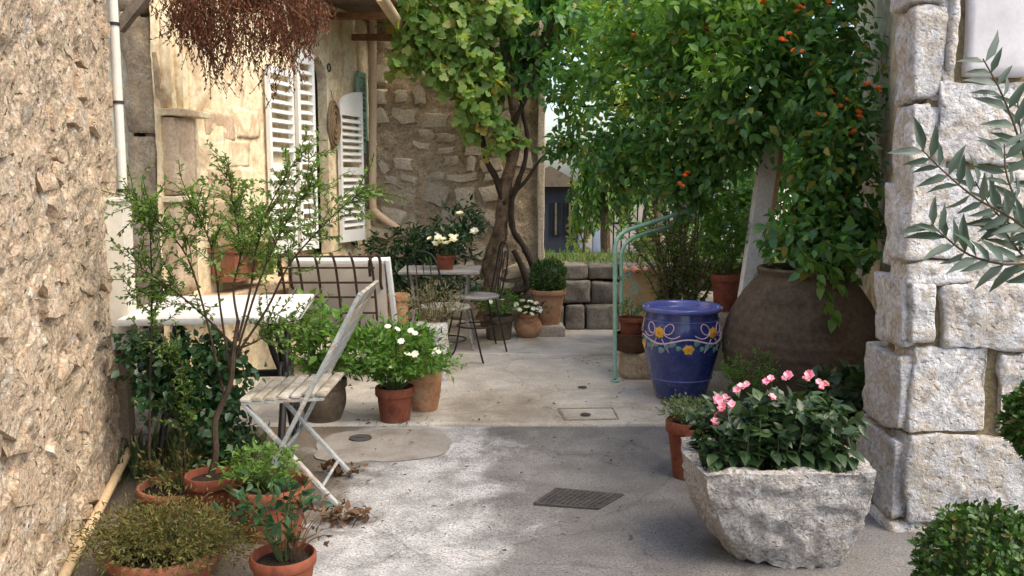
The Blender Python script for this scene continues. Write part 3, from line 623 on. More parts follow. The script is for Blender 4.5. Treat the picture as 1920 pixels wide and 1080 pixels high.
# shutters
def shutter(label, d0, d1, z0, z1, off=.03, arch=0, mat='shutter_white', swing=0.0, nsl=17):
    r = thing('shutter', label, 'shutter', fac(d0, z0, off)); a = fac(d0, 0, off); bq = fac(d1, 0, off + swing); T = (bq - a); w = T.length; T.normalize(); Nn = Vector((T.y, -T.x, 0)); mt = M[mat]
    def pt(u, z, o=0.0): return a + T * (u * w) + Nn * o + Vector((0, 0, z))
    st = .035
    def top(u): return z1 - arch * (1 - math.sqrt(max(0, 1 - (1 - u) ** 2))) if arch > 0 else (z1 + arch * (1 - math.sqrt(max(0, 1 - u ** 2))) if arch < 0 else z1)
    for u in (st / 2 / w, 1 - st / 2 / w):
        b = MB(); b.bar(pt(u, z0), pt(u, top(u)), .028, st, tuple(T)); b.build('stile', mt, r, False)
    for zq, hh in ((z0 + .05, .10), (z0 + (z1 - z0) * .47, .06)):
        b = MB(); b.bar(pt(st / w, zq), pt(1 - st / w, zq), .026, hh, (0, 0, 1)); b.build('rail', mt, r, False)
    b = MB(); us = np.linspace(0, 1, 9)
    poly = [pt(u, top(u), .013) for u in us] + [pt(u, z1 - abs(arch) - .05, .013) for u in us[::-1]]; b.prism(poly, -Nn * .026); b.build('rail', mt, r, False)
    zt = z1 - abs(arch) - .06; rows = [z0 + .12 + (zt - z0 - .12) * k / nsl for k in range(nsl)]
    for zq in rows:
        if abs(zq - (z0 + (z1 - z0) * .47)) < .05: continue
        b = MB(); rot = Matrix((T, Nn, Vector((0, 0, 1)))).transposed() @ Matrix.Rotation(R(-38), 3, 'X')
        b.box(pt(.5, zq + .02), (w - 2 * st + .004, .05, .009), rot); b.build('slat', mt, r, False)
    return r
shutter('white louvred shutter leaf open against the wall, farthest left', 6.26, 6.66, .80, 2.10, .035)
shutter('narrow white louvred shutter leaf hinged at the left of the arched window', 6.74, 6.96, .80, 2.28, .03, -.06, swing=.04)
shutter('white arch topped louvred shutter leaf open at the right of the arched window', 7.54, 7.94, .80, 2.06, .035, .16, swing=.05)
shutter('dark green grey louvred shutter under the eave near the corner downpipe', 8.0, 8.2, 1.55, 2.25, .03, 0, 'rail_green', nsl=12)
# oval wicker plaque and hook by the window
pc = fac(7.45, (at(617, 190, 7.45).z + at(617, 275, 7.45).z) / 2, .03); hh = (at(617, 190, 7.45).z - at(617, 275, 7.45).z) / 2
r = thing('wall_plaque', 'oval brown wicker plaque hanging beside the arched window', 'plaque', pc)
b = MB()
for k in range(7):
    q = 1 - k / 7.5; b.tube([pc + TF * (.115 * q * math.cos(a)) + Vector((0, 0, hh * q * math.sin(a))) + NF * (.012 * (k % 2)) for a in np.linspace(0, 2 * math.pi, 33)], .012, 6, False)
b.build('woven_oval', M['wicker'], r)
b = MB(); b.tube([pc + Vector((0, 0, hh)), pc + Vector((0, 0, hh + .09)) - NF * .02], .004, 5); b.build('cord', M['old_wood'], r)
pc = fac(7.4, at(613, 127, 7.4).z, .02); b = MB(); b.tube([pc + TF * (.03 * math.cos(a)) + Vector((0, 0, .03 * math.sin(a))) for a in np.linspace(0, 2 * math.pi, 17)], .006, 6, False)
finish(b.build('wall_ring', M['black_iron']), 'small dark iron ring on the plaster above the wicker plaque', 'ring')
# eave at the far end
r = thing('eave', 'dark timber eave with reddish rafters above the corner downpipe', 'eave', fac(7.6, 2.5))
for yy, mt in ((30, 'beam_wood'), (70, 'beam_wood'), (-20, 'beam_wood')):
    d = {30: 7.5, 70: 8.0, -20: 7.0}[yy]; p = at(690, yy, d); b = MB(); b.bar((fac(d, 0).x - .05, d, p.z), (at(738, yy, d).x, d, p.z), .05, .05, (0, 0, 1)); b.build('rafter', M[mt], r, False)
zt = at(690, -20, 7.0).z + .05
for k in range(5):
    d = 6.6 + .36 * k; b = MB(); b.box(((fac(d, 0).x + at(742, 0, d).x) / 2, d + .17, at(690, 30, 7.5).z + .1 - .0 * k + .006 * (k % 2)), (at(742, 0, d).x - fac(d, 0).x, .35, .02)); b.build('board', M['old_wood'], r, False)
b = MB(); x = at(742, 30, 7.5).x; b.tube([(x, 6.6, 2.62), (x, 7.4, 2.6), (x, 8.2, 2.58)], .045, 12); b.build('gutter', M['pvc_beige'], r)
b = MB(); b.bar(at(222, 55, 4.9), at(278, -15, 4.9), .06, .05); finish(b.build('wall_brace', M['old_wood'], None, False), 'diagonal dark timber brace at the top of the stone pier', 'brace')
# beige downpipe in the corner
r = thing('downpipe', 'beige downpipe with a bent foot in the corner by the back wall', 'pipe', at(698, 430, 8.1))
pts = [at(699, -40, 8.12), at(699, 78, 8.12), at(699, 200, 8.12), at(699, 378, 8.12), at(705, 398, 8.1), at(722, 412, 8.06), at(750, 432, 8.02)]
b = MB(); b.tube(smooth_path(pts, 5), .034, 14); b.build('tube', M['pvc_beige'], r)
for yy in (95, 270):
    p = at(699, yy, 8.12); b = MB(); b.tube([p - Vector((0, 0, .012)), p + Vector((0, 0, .012))], .039, 14); b.build('bracket', M['pvc_beige'], r)
b = MB(); p = at(682, 330, 8.2); b.box(p, (.10, .10, .62)); finish(b.build('niche_block', M['old_wood'], None, False), 'dark brown block standing in for the corner niche behind the beige downpipe', 'post')  # dark block added in place of the niche in the corner
# ---------------------------------------------------------------- back wall
YB = 8.38; xE = at(1021, 300, YB).x
bw = thing('back_wall', 'tan rubble stone end wall behind the climbing vine', 'wall', (-.5, YB, 0))
rough_sheet('mortar_face', (-1.40, YB, 0), (1, 0, 0), (0, 0, 1), (0, -1, 0), (0, xE + 1.40 - .06), (-.05, 3.4), .02, .02, M['back_mortar'], bw, 5)
b = MB(); b.box(((xE - .06 - 1.4) / 2, YB + .20, 1.7), (xE - .06 + 1.4, .34, 3.45)); b.build('wall_core', M['back_mortar'], bw, False)
rough_block('corner_render', (xE - .032, YB + .17, 1.7), (.064, .42, 3.42), M['back_stone'], bw, 4, 22, .006, .01)
SB = stone_set(M['back_stone'], 9, 1, .15, 40, .22)
zrow = .02; n = 0
while zrow < 2.9:
    h = rr.uniform(.09, .2); x = -1.36
    while x < xE - .34:
        w = rr.uniform(.09, .30); dens = .85 if zrow < 1.9 else .5
        if rr.random() < dens:
            put('stone', SB[n % 9], bw, (x + w / 2, YB - rr.uniform(-.04, -.012), zrow + h / 2 + rr.uniform(-.03, .03)), (0, rr.uniform(-.25, .25), rr.uniform(-.06, .06)), (w * rr.uniform(.72, 1.0), .1, h * rr.uniform(.6, .95))); n += 1
        x += w + rr.uniform(.0, .05)
    zrow += h + .01
# ---------------------------------------------------------------- right gate pier of big pale blocks
DP = 3.3
pr = thing('gate_pier', 'massive pier of big pale limestone blocks on the right', 'pier', (1.7, DP, 0))
XJ = at(1706, 500, DP).x                      # the corner: front face to the right, jamb face turned to the courtyard
b = MB(); b.box((XJ + .945, DP + .145, 1.75), (1.8, .22, 3.6)); b.build('mortar_core', M['joint_mortar'], pr, False)
jamb = [(1680, -40, 66), (1677, 72, 200), (1672, 204, 330), (1664, 336, 506), (1652, 514, 646), (1640, 653, 793), (1632, 799, 942), (1640, 950, 1090)]
for k, (a_, t_, d_) in enumerate(jamb):
    yb_ = XJ * 1717 / (a_ - 960); y0 = DP + .03; p, q = at(1690, d_, (y0 + yb_) / 2), at(1690, t_, (y0 + yb_) / 2)
    rough_block('jamb_stone', (XJ + .06, (y0 + yb_) / 2, (p.z + q.z) / 2), (.13, yb_ - y0, q.z - p.z - .012), M['white_stone'], pr, 90 + k, 14, .0085, .009)
rects = [(1712, 14, 1778, 182), (1710, -70, 1780, 8), (1782, -60, 1808, 128), (1708, 190, 1750, 306), (1753, 150, 1930, 306), (1703, 312, 1940, 486), (1700, 489, 1950, 530), (1709, 536, 1760, 642), (1764, 536, 1940, 656), (1702, 648, 1862, 815), (1866, 660, 1980, 812), (1698, 820, 1940, 985), (1690, 990, 1764, 1110), (1768, 992, 1960, 1110)]
for k, (a_, t_, c_, d_) in enumerate(rects):
    dd = DP + (.012 if k % 3 == 0 else 0); p, q = at(a_, d_, dd), at(c_, t_, dd); sz = (q.x - p.x - .002, .16, q.z - p.z - .002)
    rough_block('stone_block', ((p.x + q.x) / 2, dd + .08, (p.z + q.z) / 2), sz, M['white_stone'], pr, k + 3, 26 if sz[0] > .15 else 14, .0085, .010)
p, q = at(1812, 142, DP - .01), at(1945, -60, DP - .01); rough_block('marble_slab', ((p.x + q.x) / 2, DP + .07, (p.z + q.z) / 2), (q.x - p.x, .16, q.z - p.z), M['marble'], pr, 2, 8, .003, .012)
# the courses that carry on above and to the right of the frame
for k in range(10):
    zz = 2.18 + .3 * (k // 3); xx = XJ + .21 + .42 * (k % 3); rough_block('stone_block', (xx + .06 * ((k // 3) % 2), DP + .09, zz), (.41, .18, .29), M['white_stone'], pr, 50 + k, 6, .012, .03)
for k in range(4): rough_block('jamb_stone', (XJ + .06, DP + .17, 2.18 + .36 * k), (.13, .3, .35), M['white_stone'], pr, 110 + k, 7, .012, .03)
for k in range(7):
    rough_block('stone_block', (XJ + 1.0 + .1 * (k % 2), DP + .09, .15 + .29 * k), (.85, .16, .285), M['white_stone'], pr, 70 + k, 6, .012, .03)
# stained wall beyond the pier
q0, q1 = Vector((1.80, 3.62, 0)), Vector((2.66, 7.2, 0)); tt = (q1 - q0).normalized()
sw = thing('side_wall', 'stained beige side wall between the pale pier and the climbing shrub', 'wall', q0)
rough_sheet('plaster_face', q0, tt, (0, 0, 1), (-tt.y, tt.x, 0), (0, (q1 - q0).length), (-.05, 3.4), .03, .012, M['plaster'], sw, 4)
b = MB(); b.bar(q0 + Vector((.2, 0, 1.7)), q1 + Vector((.2, 0, 1.7)), .3, 3.45); b.build('wall_core', M['plaster'], sw, False)
# ---------------------------------------------------------------- retaining wall and terrace behind
rw = thing('retaining_wall', 'stepped retaining wall of dark stone blocks at the end of the courtyard', 'wall', (.8, 7.9, 0))
for row, (za, zb_, yy, xs) in enumerate([(0, .225, 7.84, [.2, .46, .64, .93, 1.2, 1.5]), (.225, .43, 7.93, [.1, .44, .70, .96, 1.25, 1.5]), (.43, .565, 8.02, [.1, .33, .68, .95, 1.2, 1.5])]):
    for k in range(len(xs) - 1):
        rough_block('stone_block', ((xs[k] + xs[k + 1]) / 2, yy + .17, (za + zb_) / 2), (xs[k + 1] - xs[k] - .012, .34, zb_ - za - .008), M['dark_block'], rw, row * 7 + k, 7, .007, .015)
g = MB(); g.add([(.1, 8.2, .55), (12, 8.2, .55), (12, 9.5, .55), (12, 9.9, .1), (-9, 9.9, .1), (-9, 9.5, .55), (-9, 8.9, .55), (.1, 8.9, .55)], [(0, 1, 2, 5, 6, 7), (2, 3, 4, 5)]); finish(g.build('terrace_ground', M['grass_ground']), kind='structure')
lv = Leaves(); n = 2600; P = np.stack([.2 + 4.5 * rng.random(n), 8.2 + 1.3 * rng.random(n) ** 1.3, np.full(n, .55)], 1)
lv.add(P, rng.normal(size=(n, 3)) * .35 + (0, 0, 1), rng.normal(size=(n, 3)), .05 * (.5 + rng.random(n))); gr = lv.build('grass', M['lf_airy'], None, .12); finish(gr, 'short yellow green grass on the raised terrace edge', 'grass', None, 'stuff')
# ================================================================ BACKGROUND
def prect(d, x0, y0, x1, y1): return at(x0, y1, d), at(x1, y0, d)
sh = thing('shed', 'dark blue grey shed at the back behind the stone wall', 'shed', at(1050, 475, 14))
p, q = prect(14, 985, 345, 1086, 474); b = MB(); b.box(((p.x + q.x) / 2, 15, (p.z + q.z) / 2), (q.x - p.x, 2, q.z - p.z)); b.build('wall', M['shed_blue'], sh, False)
b = MB(); b.bar(at(960, 345, 13.9) , at(1035, 318, 13.9), .06, .12); b.prism([at(975, 350, 13.8), at(1100, 350, 13.8), at(1034, 312, 13.8)], (0, 2.3, 0)); b.build('roof', M['old_wood'], sh, False)
for xx in (1032, 1058):
    p, q = prect(13.98, xx, 380, xx + 20, 440); b = MB(); b.box(((p.x + q.x) / 2, 13.985, (p.z + q.z) / 2), (q.x - p.x, .04, q.z - p.z)); w_ = b.build('window', M['glass_dark'], sh, False)
    b = MB(); b.box(((p.x + q.x) / 2, 13.955, (p.z + q.z) / 2), (.03, .03, q.z - p.z)); b.build('mullion', M['old_wood'], w_, False)
p, q = prect(13.6, 1087, 405, 1104, 474); b = MB(); b.box(((p.x + q.x) / 2, 13.7, (p.z + q.z) / 2), (q.x - p.x, .14, q.z - p.z), None, .01); finish(b.build('gate_post', M['pale_blue']), 'pale blue white gate post beside the dark shed', 'post')
p, q = prect(13.9, 1112, 420, 1130, 474); b = MB(); b.box(((p.x + q.x) / 2, 14, (p.z + q.z) / 2), (q.x - p.x, .14, q.z - p.z), None, .01); finish(b.build('gate_post', M['pale_blue']), 'pale blue post half hidden by the weeping tree', 'post')
hs = thing('far_house', 'pale cream house far beyond the garden fence', 'house', (7.5, 24, 0))
b = MB(); b.box((8.2, 26, 1.2), (5.6, 3, 2.4), Matrix.Rotation(R(24), 3, 'Z')); b.build('wall', M['far_cream'], hs, False)
b = MB(); b.prism([(4.8, 23.3, 2.41), (11.6, 26.3, 2.41), (10.6, 28.6, 3.0), (4.2, 25.8, 3.0)], (0, 0, .15)); b.build('roof', M['roof_tile'], hs, False)
fe = thing('garden_fence', 'dark metal bar fence across the far garden', 'fence', (2.4, 12.6, 0))
for k in range(26):
    x = 1.3 + .11 * k; b = MB(); b.tube([(x, 12.6, -.02), (x, 12.6, 1.42)], .011, 6); b.build('bar', M['black_iron'], fe)
for zq in (.7, 1.32):
    b = MB(); b.bar((1.25, 12.6, zq), (4.2, 12.6, zq), .02, .03); b.build('rail', M['black_iron'], fe, False)
def tree(name, label, base, height, crown, nleaf, L, mat, cat='tree', trunk_r=.09, group=None, droop=.3, bark='bark', T=T_SM):
    r = thing(name, label, cat, base, group); base = Vector(base); tb = MB()
    top = Vector(crown[0][0]); pts = smooth_path([base, base.lerp(top, .5) + Vector((rng.normal() * .1, rng.normal() * .1, 0)), top], 5)
    tb.tube(pts, [trunk_r * (1 - .7 * i / len(pts)) for i in range(len(pts))], 9)
    lv = Leaves(); tot = sum(e[1][0] * e[1][2] for e in crown)
    for c, rad in crown:
        k0 = pts[len(pts) // 2]; tb.tube(smooth_path([k0, Vector(k0).lerp(Vector(c), .6) + Vector((0, 0, .1)), c], 4), [trunk_r * .4 * (1 - .6 * i / 9) for i in range(9)], 6)
        n = int(nleaf * rad[0] * rad[2] / tot); ell_leaves(lv, c, rad, max(6, n // 14), 14, .55 * min(rad) * .5, L, droop, .3)
    tb.build('trunk', M[bark], r); lv.build('crown', M[mat], r, .6, T); return r
# weeping tree in the gap
wt = thing('weeping_tree', 'small weeping tree with dry hanging branches behind the handrail', 'tree', (1.12, 10.6, .05)); tb = MB(); lv = Leaves(); bz = Vector((1.12, 10.6, .05))
tb.tube(smooth_path([bz, bz + Vector((-.03, 0, .8)), bz + Vector((.05, 0, 1.45))], 4), [.07, .065, .06, .06, .055, .05, .05, .045, .04], 9)
for k in range(70):
    a = rng.random() * 6.28; rad = .08 + .42 * rng.random(); t0 = bz + Vector((0, 0, 1.0 + .5 * rng.random()))
    pts = smooth_path([t0, t0 + Vector((math.cos(a) * rad * .6, math.sin(a) * rad * .6, .3)), t0 + Vector((math.cos(a) * rad, math.sin(a) * rad, .05)), t0 + Vector((math.cos(a) * rad * 1.15, math.sin(a) * rad * 1.15, -.12 - .3 * rng.random()))], 4)
    tb.tube(pts, [.011 * (1 - .7 * i / len(pts)) for i in range(len(pts))], 4, False); spray(lv, pts, 60, .085, .5, .2)
tb.build('trunk', M['bark'], wt); lv.build('crown', M['lf_bright'], wt, .42)
tree('garden_tree', 'sunny yellow green tree in the far garden, right of the shed', (2.2, 15, -.03), 4, [((2.2, 15, 3.6), (1.6, 1.2, 1.3)), ((1.0, 15, 4.3), (1.1, 1, 1.0)), ((3.4, 15.4, 4.1), (1.5, 1.1, 1.1))], 5200, .16, 'lf_sunny', trunk_r=.13, group='trees in the far garden')
tree('garden_tree', 'tall dark green tree in the far garden behind the climbing shrub', (5.2, 14, -.03), 5, [((5.2, 14, 3.1), (1.8, 1.3, 1.7)), ((4.2, 14.5, 4.6), (1.5, 1.2, 1.2)), ((6.4, 14, 4.4), (1.6, 1.2, 1.4))], 5200, .16, 'lf_far', trunk_r=.15, group='trees in the far garden')
tree('garden_tree', 'bright leafy tree behind the end wall and the vine', (-.3, 12.5, -.03), 5, [((-.2, 12.5, 4.0), (1.2, .9, .9)), ((.7, 12.6, 4.3), (.9, .8, .8)), ((-1.3, 12.5, 4.5), (1.1, .9, .9))], 3600, .15, 'lf_sunny', trunk_r=.12, group='trees in the far garden')
tree('garden_tree', 'broad light green tree standing behind the weeping tree', (2.0, 12.0, -.03), 3, [((2.0, 12.0, 1.9), (.7, .5, .5)), ((2.7, 12.1, 2.1), (.8, .5, .6)), ((1.35, 12.2, 2.5), (.5, .4, .4)), ((3.5, 12.0, 1.9), (.7, .5, .6))], 5200, .10, 'lf_sunny', trunk_r=.07, group='trees in the far garden')
tree('garden_shrub', 'light green bush half hiding the dark shed', (.93, 11.4, -.03), 1, [((.95, 11.4, 1.0), (.22, .2, .35)), ((1.12, 11.4, 1.35), (.26, .2, .3)), ((.82, 11.5, .6), (.2, .2, .25))], 900, .07, 'lf_sunny', 'shrub', .025)
tree('garden_shrub', 'low green bush at the foot of the weeping tree', (1.6, 9.3, .53), 1, [((1.5, 9.35, .72), (.28, .2, .18)), ((1.9, 9.3, .85), (.32, .2, .28))], 1100, .06, 'lf_far', 'shrub', .02)
tree('garden_shrub', 'red tinged leafy shrub beyond the handrail', (2.4, 9.4, .53), 1, [((2.35, 9.6, 1.25), (.45, .3, .35)), ((2.75, 9.5, 1.4), (.4, .3, .35)), ((1.95, 9.9, 1.05), (.3, .3, .25))], 2600, .06, 'lf_airy', 'shrub', .03)
tree('garden_shrub', 'dark green shrub filling the corner behind the white leaning board', (2.5, 7.9, .55), 1, [((2.35, 8.0, 1.1), (.5, .35, .5)), ((2.6, 7.9, 1.6), (.5, .35, .4)), ((2.0, 8.2, .95), (.4, .3, .35))], 3600, .07, 'lf_trumpet', 'shrub', .03)

# ================================================================ CLIMBERS
# grape vine over the back wall
vr = thing('grape_vine', 'climbing vine with twisted trunk and pale green leaves on the end wall', 'vine', gnd(925, 600)); tk = MB()
def stem(px, r0, r1, d0, d1=None, mat=None, k=6, name='trunk', par=vr, n=10, knob=.12):
    d1 = d0 if d1 is None else d1; P = [at(x, y, d0 + (d1 - d0) * i / (len(px) - 1)) for i, (x, y) in enumerate(px)]; pts = smooth_path(P, k); m = len(pts)
    b = MB(); b.tube(pts, [(r0 + (r1 - r0) * i / (m - 1)) * (1 + knob * math.sin(i * 1.7) * rng.random()) for i in range(m)], n)
    A = np.array(b.v); b.v = [tuple(q) for q in A + np.stack([fbm(A + 4 * j, 14, 2) for j in range(3)], 1) * r0 * .16]
    return b.build(name, M[mat or 'bark'], par), pts
stem([(918, 610), (916, 560), (930, 490), (940, 420), (948, 350), (962, 290), (966, 220), (955, 140), (945, 60), (950, -60)], .07, .038, 8.02, 7.9)
stem([(900, 600), (925, 540), (912, 500), (930, 440), (946, 380)], .045, .04, 7.98)
stem([(962, 560), (1000, 520), (986, 470), (962, 430), (960, 380), (972, 340), (985, 300), (988, 250), (978, 190), (985, 110)], .032, .016, 7.95, mat='bark_dark')
stem([(880, 560), (940, 548), (985, 540), (978, 500), (962, 470)], .03, .024, 7.92, mat='bark_dark')
stem([(946, 385), (930, 335), (912, 300), (905, 262), (886, 212), (850, 170), (820, 145), (805, 95)], .03, .018, 7.95, 7.8, mat='bark_dark', name='branch')
stem([(952, 370), (985, 340), (1004, 312), (1022, 290)], .02, .009, 7.95, mat='bark_dark', name='branch')
stem([(960, 300), (935, 260), (920, 200), (930, 120), (900, 40)], .026, .015, 7.95, 7.7, mat='bark_dark', name='branch')
stem([(965, 230), (990, 170), (1010, 110), (1040, 30)], .026, .014, 7.9, 7.6, mat='bark_dark', name='branch')
lv = Leaves()
for (cx, cy, rx, ry, d, rd, n) in [(810, 30, 85, 60, 7.7, .22, 30), (762, 100, 34, 34, 7.75, .12, 9), (860, 80, 60, 70, 7.7, .2, 28), (895, 165, 46, 62, 7.75, .16, 24), (900, 225, 40, 38, 7.8, .1, 11), (945, 265, 26, 22, 7.85, .08, 5), (800, -60, 120, 60, 7.6, .3, 26), (920, 20, 60, 50, 7.7, .2, 18)]:
    k = d / 1717; ell_leaves(lv, at(cx, cy, d), (rx * k, rd, ry * k), int(n * 1.5), 15, .11, .07, .75, .3, .5)
P, D, N, L = lv.arr(); order = np.argsort(P[:, 1]); near = set(order[:220].tolist())
vmesh = tri_mesh('vine_leaf', *leaf_arrays(np.zeros((1, 3)), np.array([[0, 1, 0]]), np.array([[0, 0, 1]]), 1.0, 1.0, T_VINE), M['lf_vine'], (0, 0, 0))
def leaf_objs(parent, me, P, D, N, L, idx, name='leaf', W=1.0):
    for i in idx:
        y = Vector(D[i]).normalized(); z = Vector(N[i]); z = (z - y * z.dot(y)).normalized(); x = y.cross(z)
        o = put(name, me, parent, Vector(P[i])); o.rotation_euler = Matrix((x, y, z)).transposed().to_euler(); o.scale = (L[i] * W, L[i], L[i])
leaf_objs(vr, vmesh, P, D, N, L, order[:220]); lv.build('crown', M['lf_vine'], vr, 1.0, T_VINE, take=order[220:])
lv = Leaves()
for (cx, cy, rx, ry, d, rd, n) in [(1000, 50, 80, 60, 7.9, .2, 26), (960, 120, 50, 60, 8.0, .15, 18), (1040, 20, 60, 60, 7.8, .2, 16), (1010, 140, 40, 40, 8.0, .15, 9), (990, -50, 110, 50, 7.8, .3, 22)]:
    k = d / 1717; ell_leaves(lv, at(cx, cy, d), (rx * k, rd, ry * k), n, 14, .1, .12, .5, .35, .5)
lv.build('inner_leaves', M['lf_trumpet'], vr, .55, T_OV)
# big trumpet creeper on the right
tc = thing('trumpet_creeper', 'big dark green climbing shrub with orange flowers over the right side', 'shrub', (2.2, 6.35, 0)); tb = MB()
hub = Vector((2.15, 6.35, 1.6)); tb.tube(smooth_path([(2.2, 6.35, 0), (2.24, 6.3, .7), hub], 5), [.06 - .002 * i for i in range(11)], 9)
lv = Leaves(); E = [(1120, 60, 90, 90, 7.3, .35, 46), (1240, 50, 130, 90, 6.9, .4, 80), (1390, 50, 140, 90, 6.3, .45, 100), (1520, 80, 100, 100, 5.9, .4, 90), (1570, 190, 62, 90, 5.6, .3, 70), (1440, 190, 130, 90, 6.0, .4, 110), (1300, 190, 120, 90, 6.5, .4, 95), (1170, 190, 90, 90, 7.0, .3, 60), (1090, 200, 52, 80, 7.5, .22, 34), (1150, 275, 70, 46, 7.1, .25, 34), (1270, 305, 100, 50, 6.6, .3, 52), (1370, 270, 60, 50, 6.3, .25, 34), (1065, 270, 34, 34, 7.6, .15, 14), (1050, 120, 40, 90, 7.6, .2, 34), (1190, 330, 60, 40, 7.0, .25, 26), (1300, 350, 60, 36, 6.5, .2, 26), (1555, 300, 62, 70, 5.55, .25, 58), (1545, 400, 60, 62, 5.5, .22, 54), (1600, 430, 44, 46, 5.45, .15, 26), (1560, 478, 62, 26, 5.12, .14, 26), (1480, 440, 40, 40, 5.3, .14, 18), (1530, 465, 40, 26, 5.5, .12, 14), (1330, -70, 260, 60, 6.3, .6, 90), (1150, -70, 130, 60, 7.0, .4, 40), (1560, -60, 90, 70, 5.8, .4, 44), (1220, 120, 90, 60, 6.7, .3, 40)]
for (cx, cy, rx, ry, d, rd, n) in E:
    k = d / 1717; c = at(cx, cy, d); ell_leaves(lv, c, (rx * k, rd, ry * k), int(n * ((.5 if cx < 1300 and cy < 230 else .8) if cy < 230 else 1.2)), 15, .11, .068, .45, .3, .7)
    tb.tube(smooth_path([hub, hub.lerp(c, .5) + Vector((0, 0, .12)), c], 4), [.022 * (1 - .08 * i) for i in range(9)], 6, False)
tb.build('trunk', M['bark_dark'], tc)
P, D, N, L = lv.arr(); order = np.argsort(P[:, 1] + .25 * np.abs(P[:, 2] - 1.9)); 
tmesh = tri_mesh('creeper_leaf', *leaf_arrays(np.zeros((1, 3)), np.array([[0, 1, 0]]), np.array([[0, 0, 1]]), 1.0, .58, T_OV), M['lf_trumpet'], (0, 0, 0))
lit_lv = Leaves()                     # sunlit top of the creeper, its light put into yellow-green leaf colour
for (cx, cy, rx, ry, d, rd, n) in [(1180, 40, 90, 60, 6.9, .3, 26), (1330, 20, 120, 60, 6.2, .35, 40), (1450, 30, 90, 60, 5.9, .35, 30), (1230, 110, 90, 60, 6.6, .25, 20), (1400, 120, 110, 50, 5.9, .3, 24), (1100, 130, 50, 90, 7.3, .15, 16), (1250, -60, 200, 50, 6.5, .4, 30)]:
    k = d / 1717; ell_leaves(lit_lv, at(cx, cy, d), (rx * k, rd, ry * k), n, 14, .1, .07, .3, .3, .7)
lit_lv.build('lit_top_leaves', M['lf_lit_top'], tc, .55, T_OV)
leaf_objs(tc, tmesh, P, D, N, L, order[:300]); lv.build('crown', M['lf_trumpet'], tc, .58, T_OV, take=order[300:])
FO = [(1295, 52, 6.3), (1330, 52, 6.2), (1190, 68, 6.6), (1497, 16, 5.6), (1548, 8, 5.6), (1498, 95, 5.55), (1474, 72, 5.6), (1620, 158, 5.35), (1645, 170, 5.35), (1583, 190, 5.35), (1610, 213, 5.3), (1556, 178, 5.35), (1540, 222, 5.4), (1390, 20, 5.9), (1430, 5, 5.8), (1290, 330, 6.2), (1275, 345, 6.2), (1600, 245, 5.35)]
for (x, y, d) in FO:
    p = at(x, y, d)
    for k in range(3): blooms(tc, FL_ORANGE, [p + Vector(rng.normal(size=3)) * .016], .022)
# trailing shoot over the jar
b = MB(); lv = Leaves()
for px in ([(1500, 470), (1530, 510), (1552, 560), (1565, 600)], [(1540, 450), (1600, 480), (1640, 470)], [(1510, 490), (1560, 500), (1575, 540)]):
    pts = smooth_path([at(x, y, 4.86) for x, y in px], 5); b.tube(pts, .004, 5, False); spray(lv, pts, 16, .075, .3, .05)
b.build('shoot', M['green_stem'], tc); lv.build('shoot_leaves', M['lf_bright'], tc, .6, T_OV)
# ================================================================ RIGHT SIDE THINGS
# raised ledge and stairs behind the blue pot
lg = thing('stone_step', 'grey concrete ledge behind the big clay jar and blue pot', 'step', (1.75, 6.5, 0))
rough_block('block', (1.78, 6.55, .2), (.98, .75, .40), M['grey_stone'], lg, 3, 12, .006, .02)
rough_block('stone_block', (.86, 6.02, .095), (.25, .22, .19), M['grey_stone'], None, 8, 10, .008, .03)
finish(COL.objects[-1] if False else bpy.data.objects['stone_block.%03d' % (len([o for o in bpy.data.objects if o.name.startswith('stone_block')]) - 1)], 'rough brown stone block under the basket beside the handrail', 'block')
# low tan wall with tile coping
lw = thing('low_wall', 'low tan stucco wall with terracotta tile coping behind the handrail', 'wall', (1.12, 7.35, 0))
p, q = prect(7.3, 1166, 512, 1262, 600); b = MB(); b.box(((p.x + q.x) / 2, 7.4, (q.z) / 2), (q.x - p.x, .2, q.z)); b.build('stucco_body', M['stucco_tan'], lw, False)
for k in range(5):
    x = p.x + (q.x - p.x) * (k + .5) / 5; b = MB(); n = 8; w = (q.x - p.x) / 5 * .49
    top = [(x + w * math.cos(a), 7.24, q.z + .035 * math.sin(a)) for a in np.linspace(math.pi, 0, n)]; low = [(x + (w - .012) * math.cos(a), 7.24, q.z - .012 + .033 * math.sin(a)) for a in np.linspace(0, math.pi, n)]
    b.prism(top + low, (0, .3, 0)); b.build('coping_tile', M['roof_tile'], lw)
# green handrail
hr = thing('handrail', 'green painted double tube handrail with a bent top', 'handrail', gnd(1154, 715))
def rail(px, d0, d1, r_, nm):
    P = [at(x, y, d0 + (d1 - d0) * t) for x, y, t in px]; b = MB(); b.tube(smooth_path(P, 6), r_, 12); return b.build(nm, M['rail_green'], hr)
rail([(1153, 716, 0), (1153, 600, 0), (1153, 500, 0), (1153, 470, 0), (1158, 448, .02), (1172, 434, .08), (1200, 424, .25), (1250, 408, .6), (1300, 391, 1)], 5.9, 6.5, .014, 'rail_tube')
rail([(1166, 700, 0), (1165, 600, 0), (1165, 500, 0), (1165, 480, 0), (1170, 462, .02), (1184, 448, .08), (1212, 437, .25), (1255, 424, .6), (1302, 404, 1)], 6.15, 6.75, .0125, 'rail_tube')
b = MB(); b.lathe([(.03, 0), (.03, .008), (.016, .012)], tuple(gnd(1153, 715, .008)), 16); b.build('foot_plate', M['rail_green'], hr)
b = MB(); b.bar(at(1153, 520, 5.9), at(1165, 522, 6.15), .012, .02); b.build('spacer', M['rail_green'], hr, False)
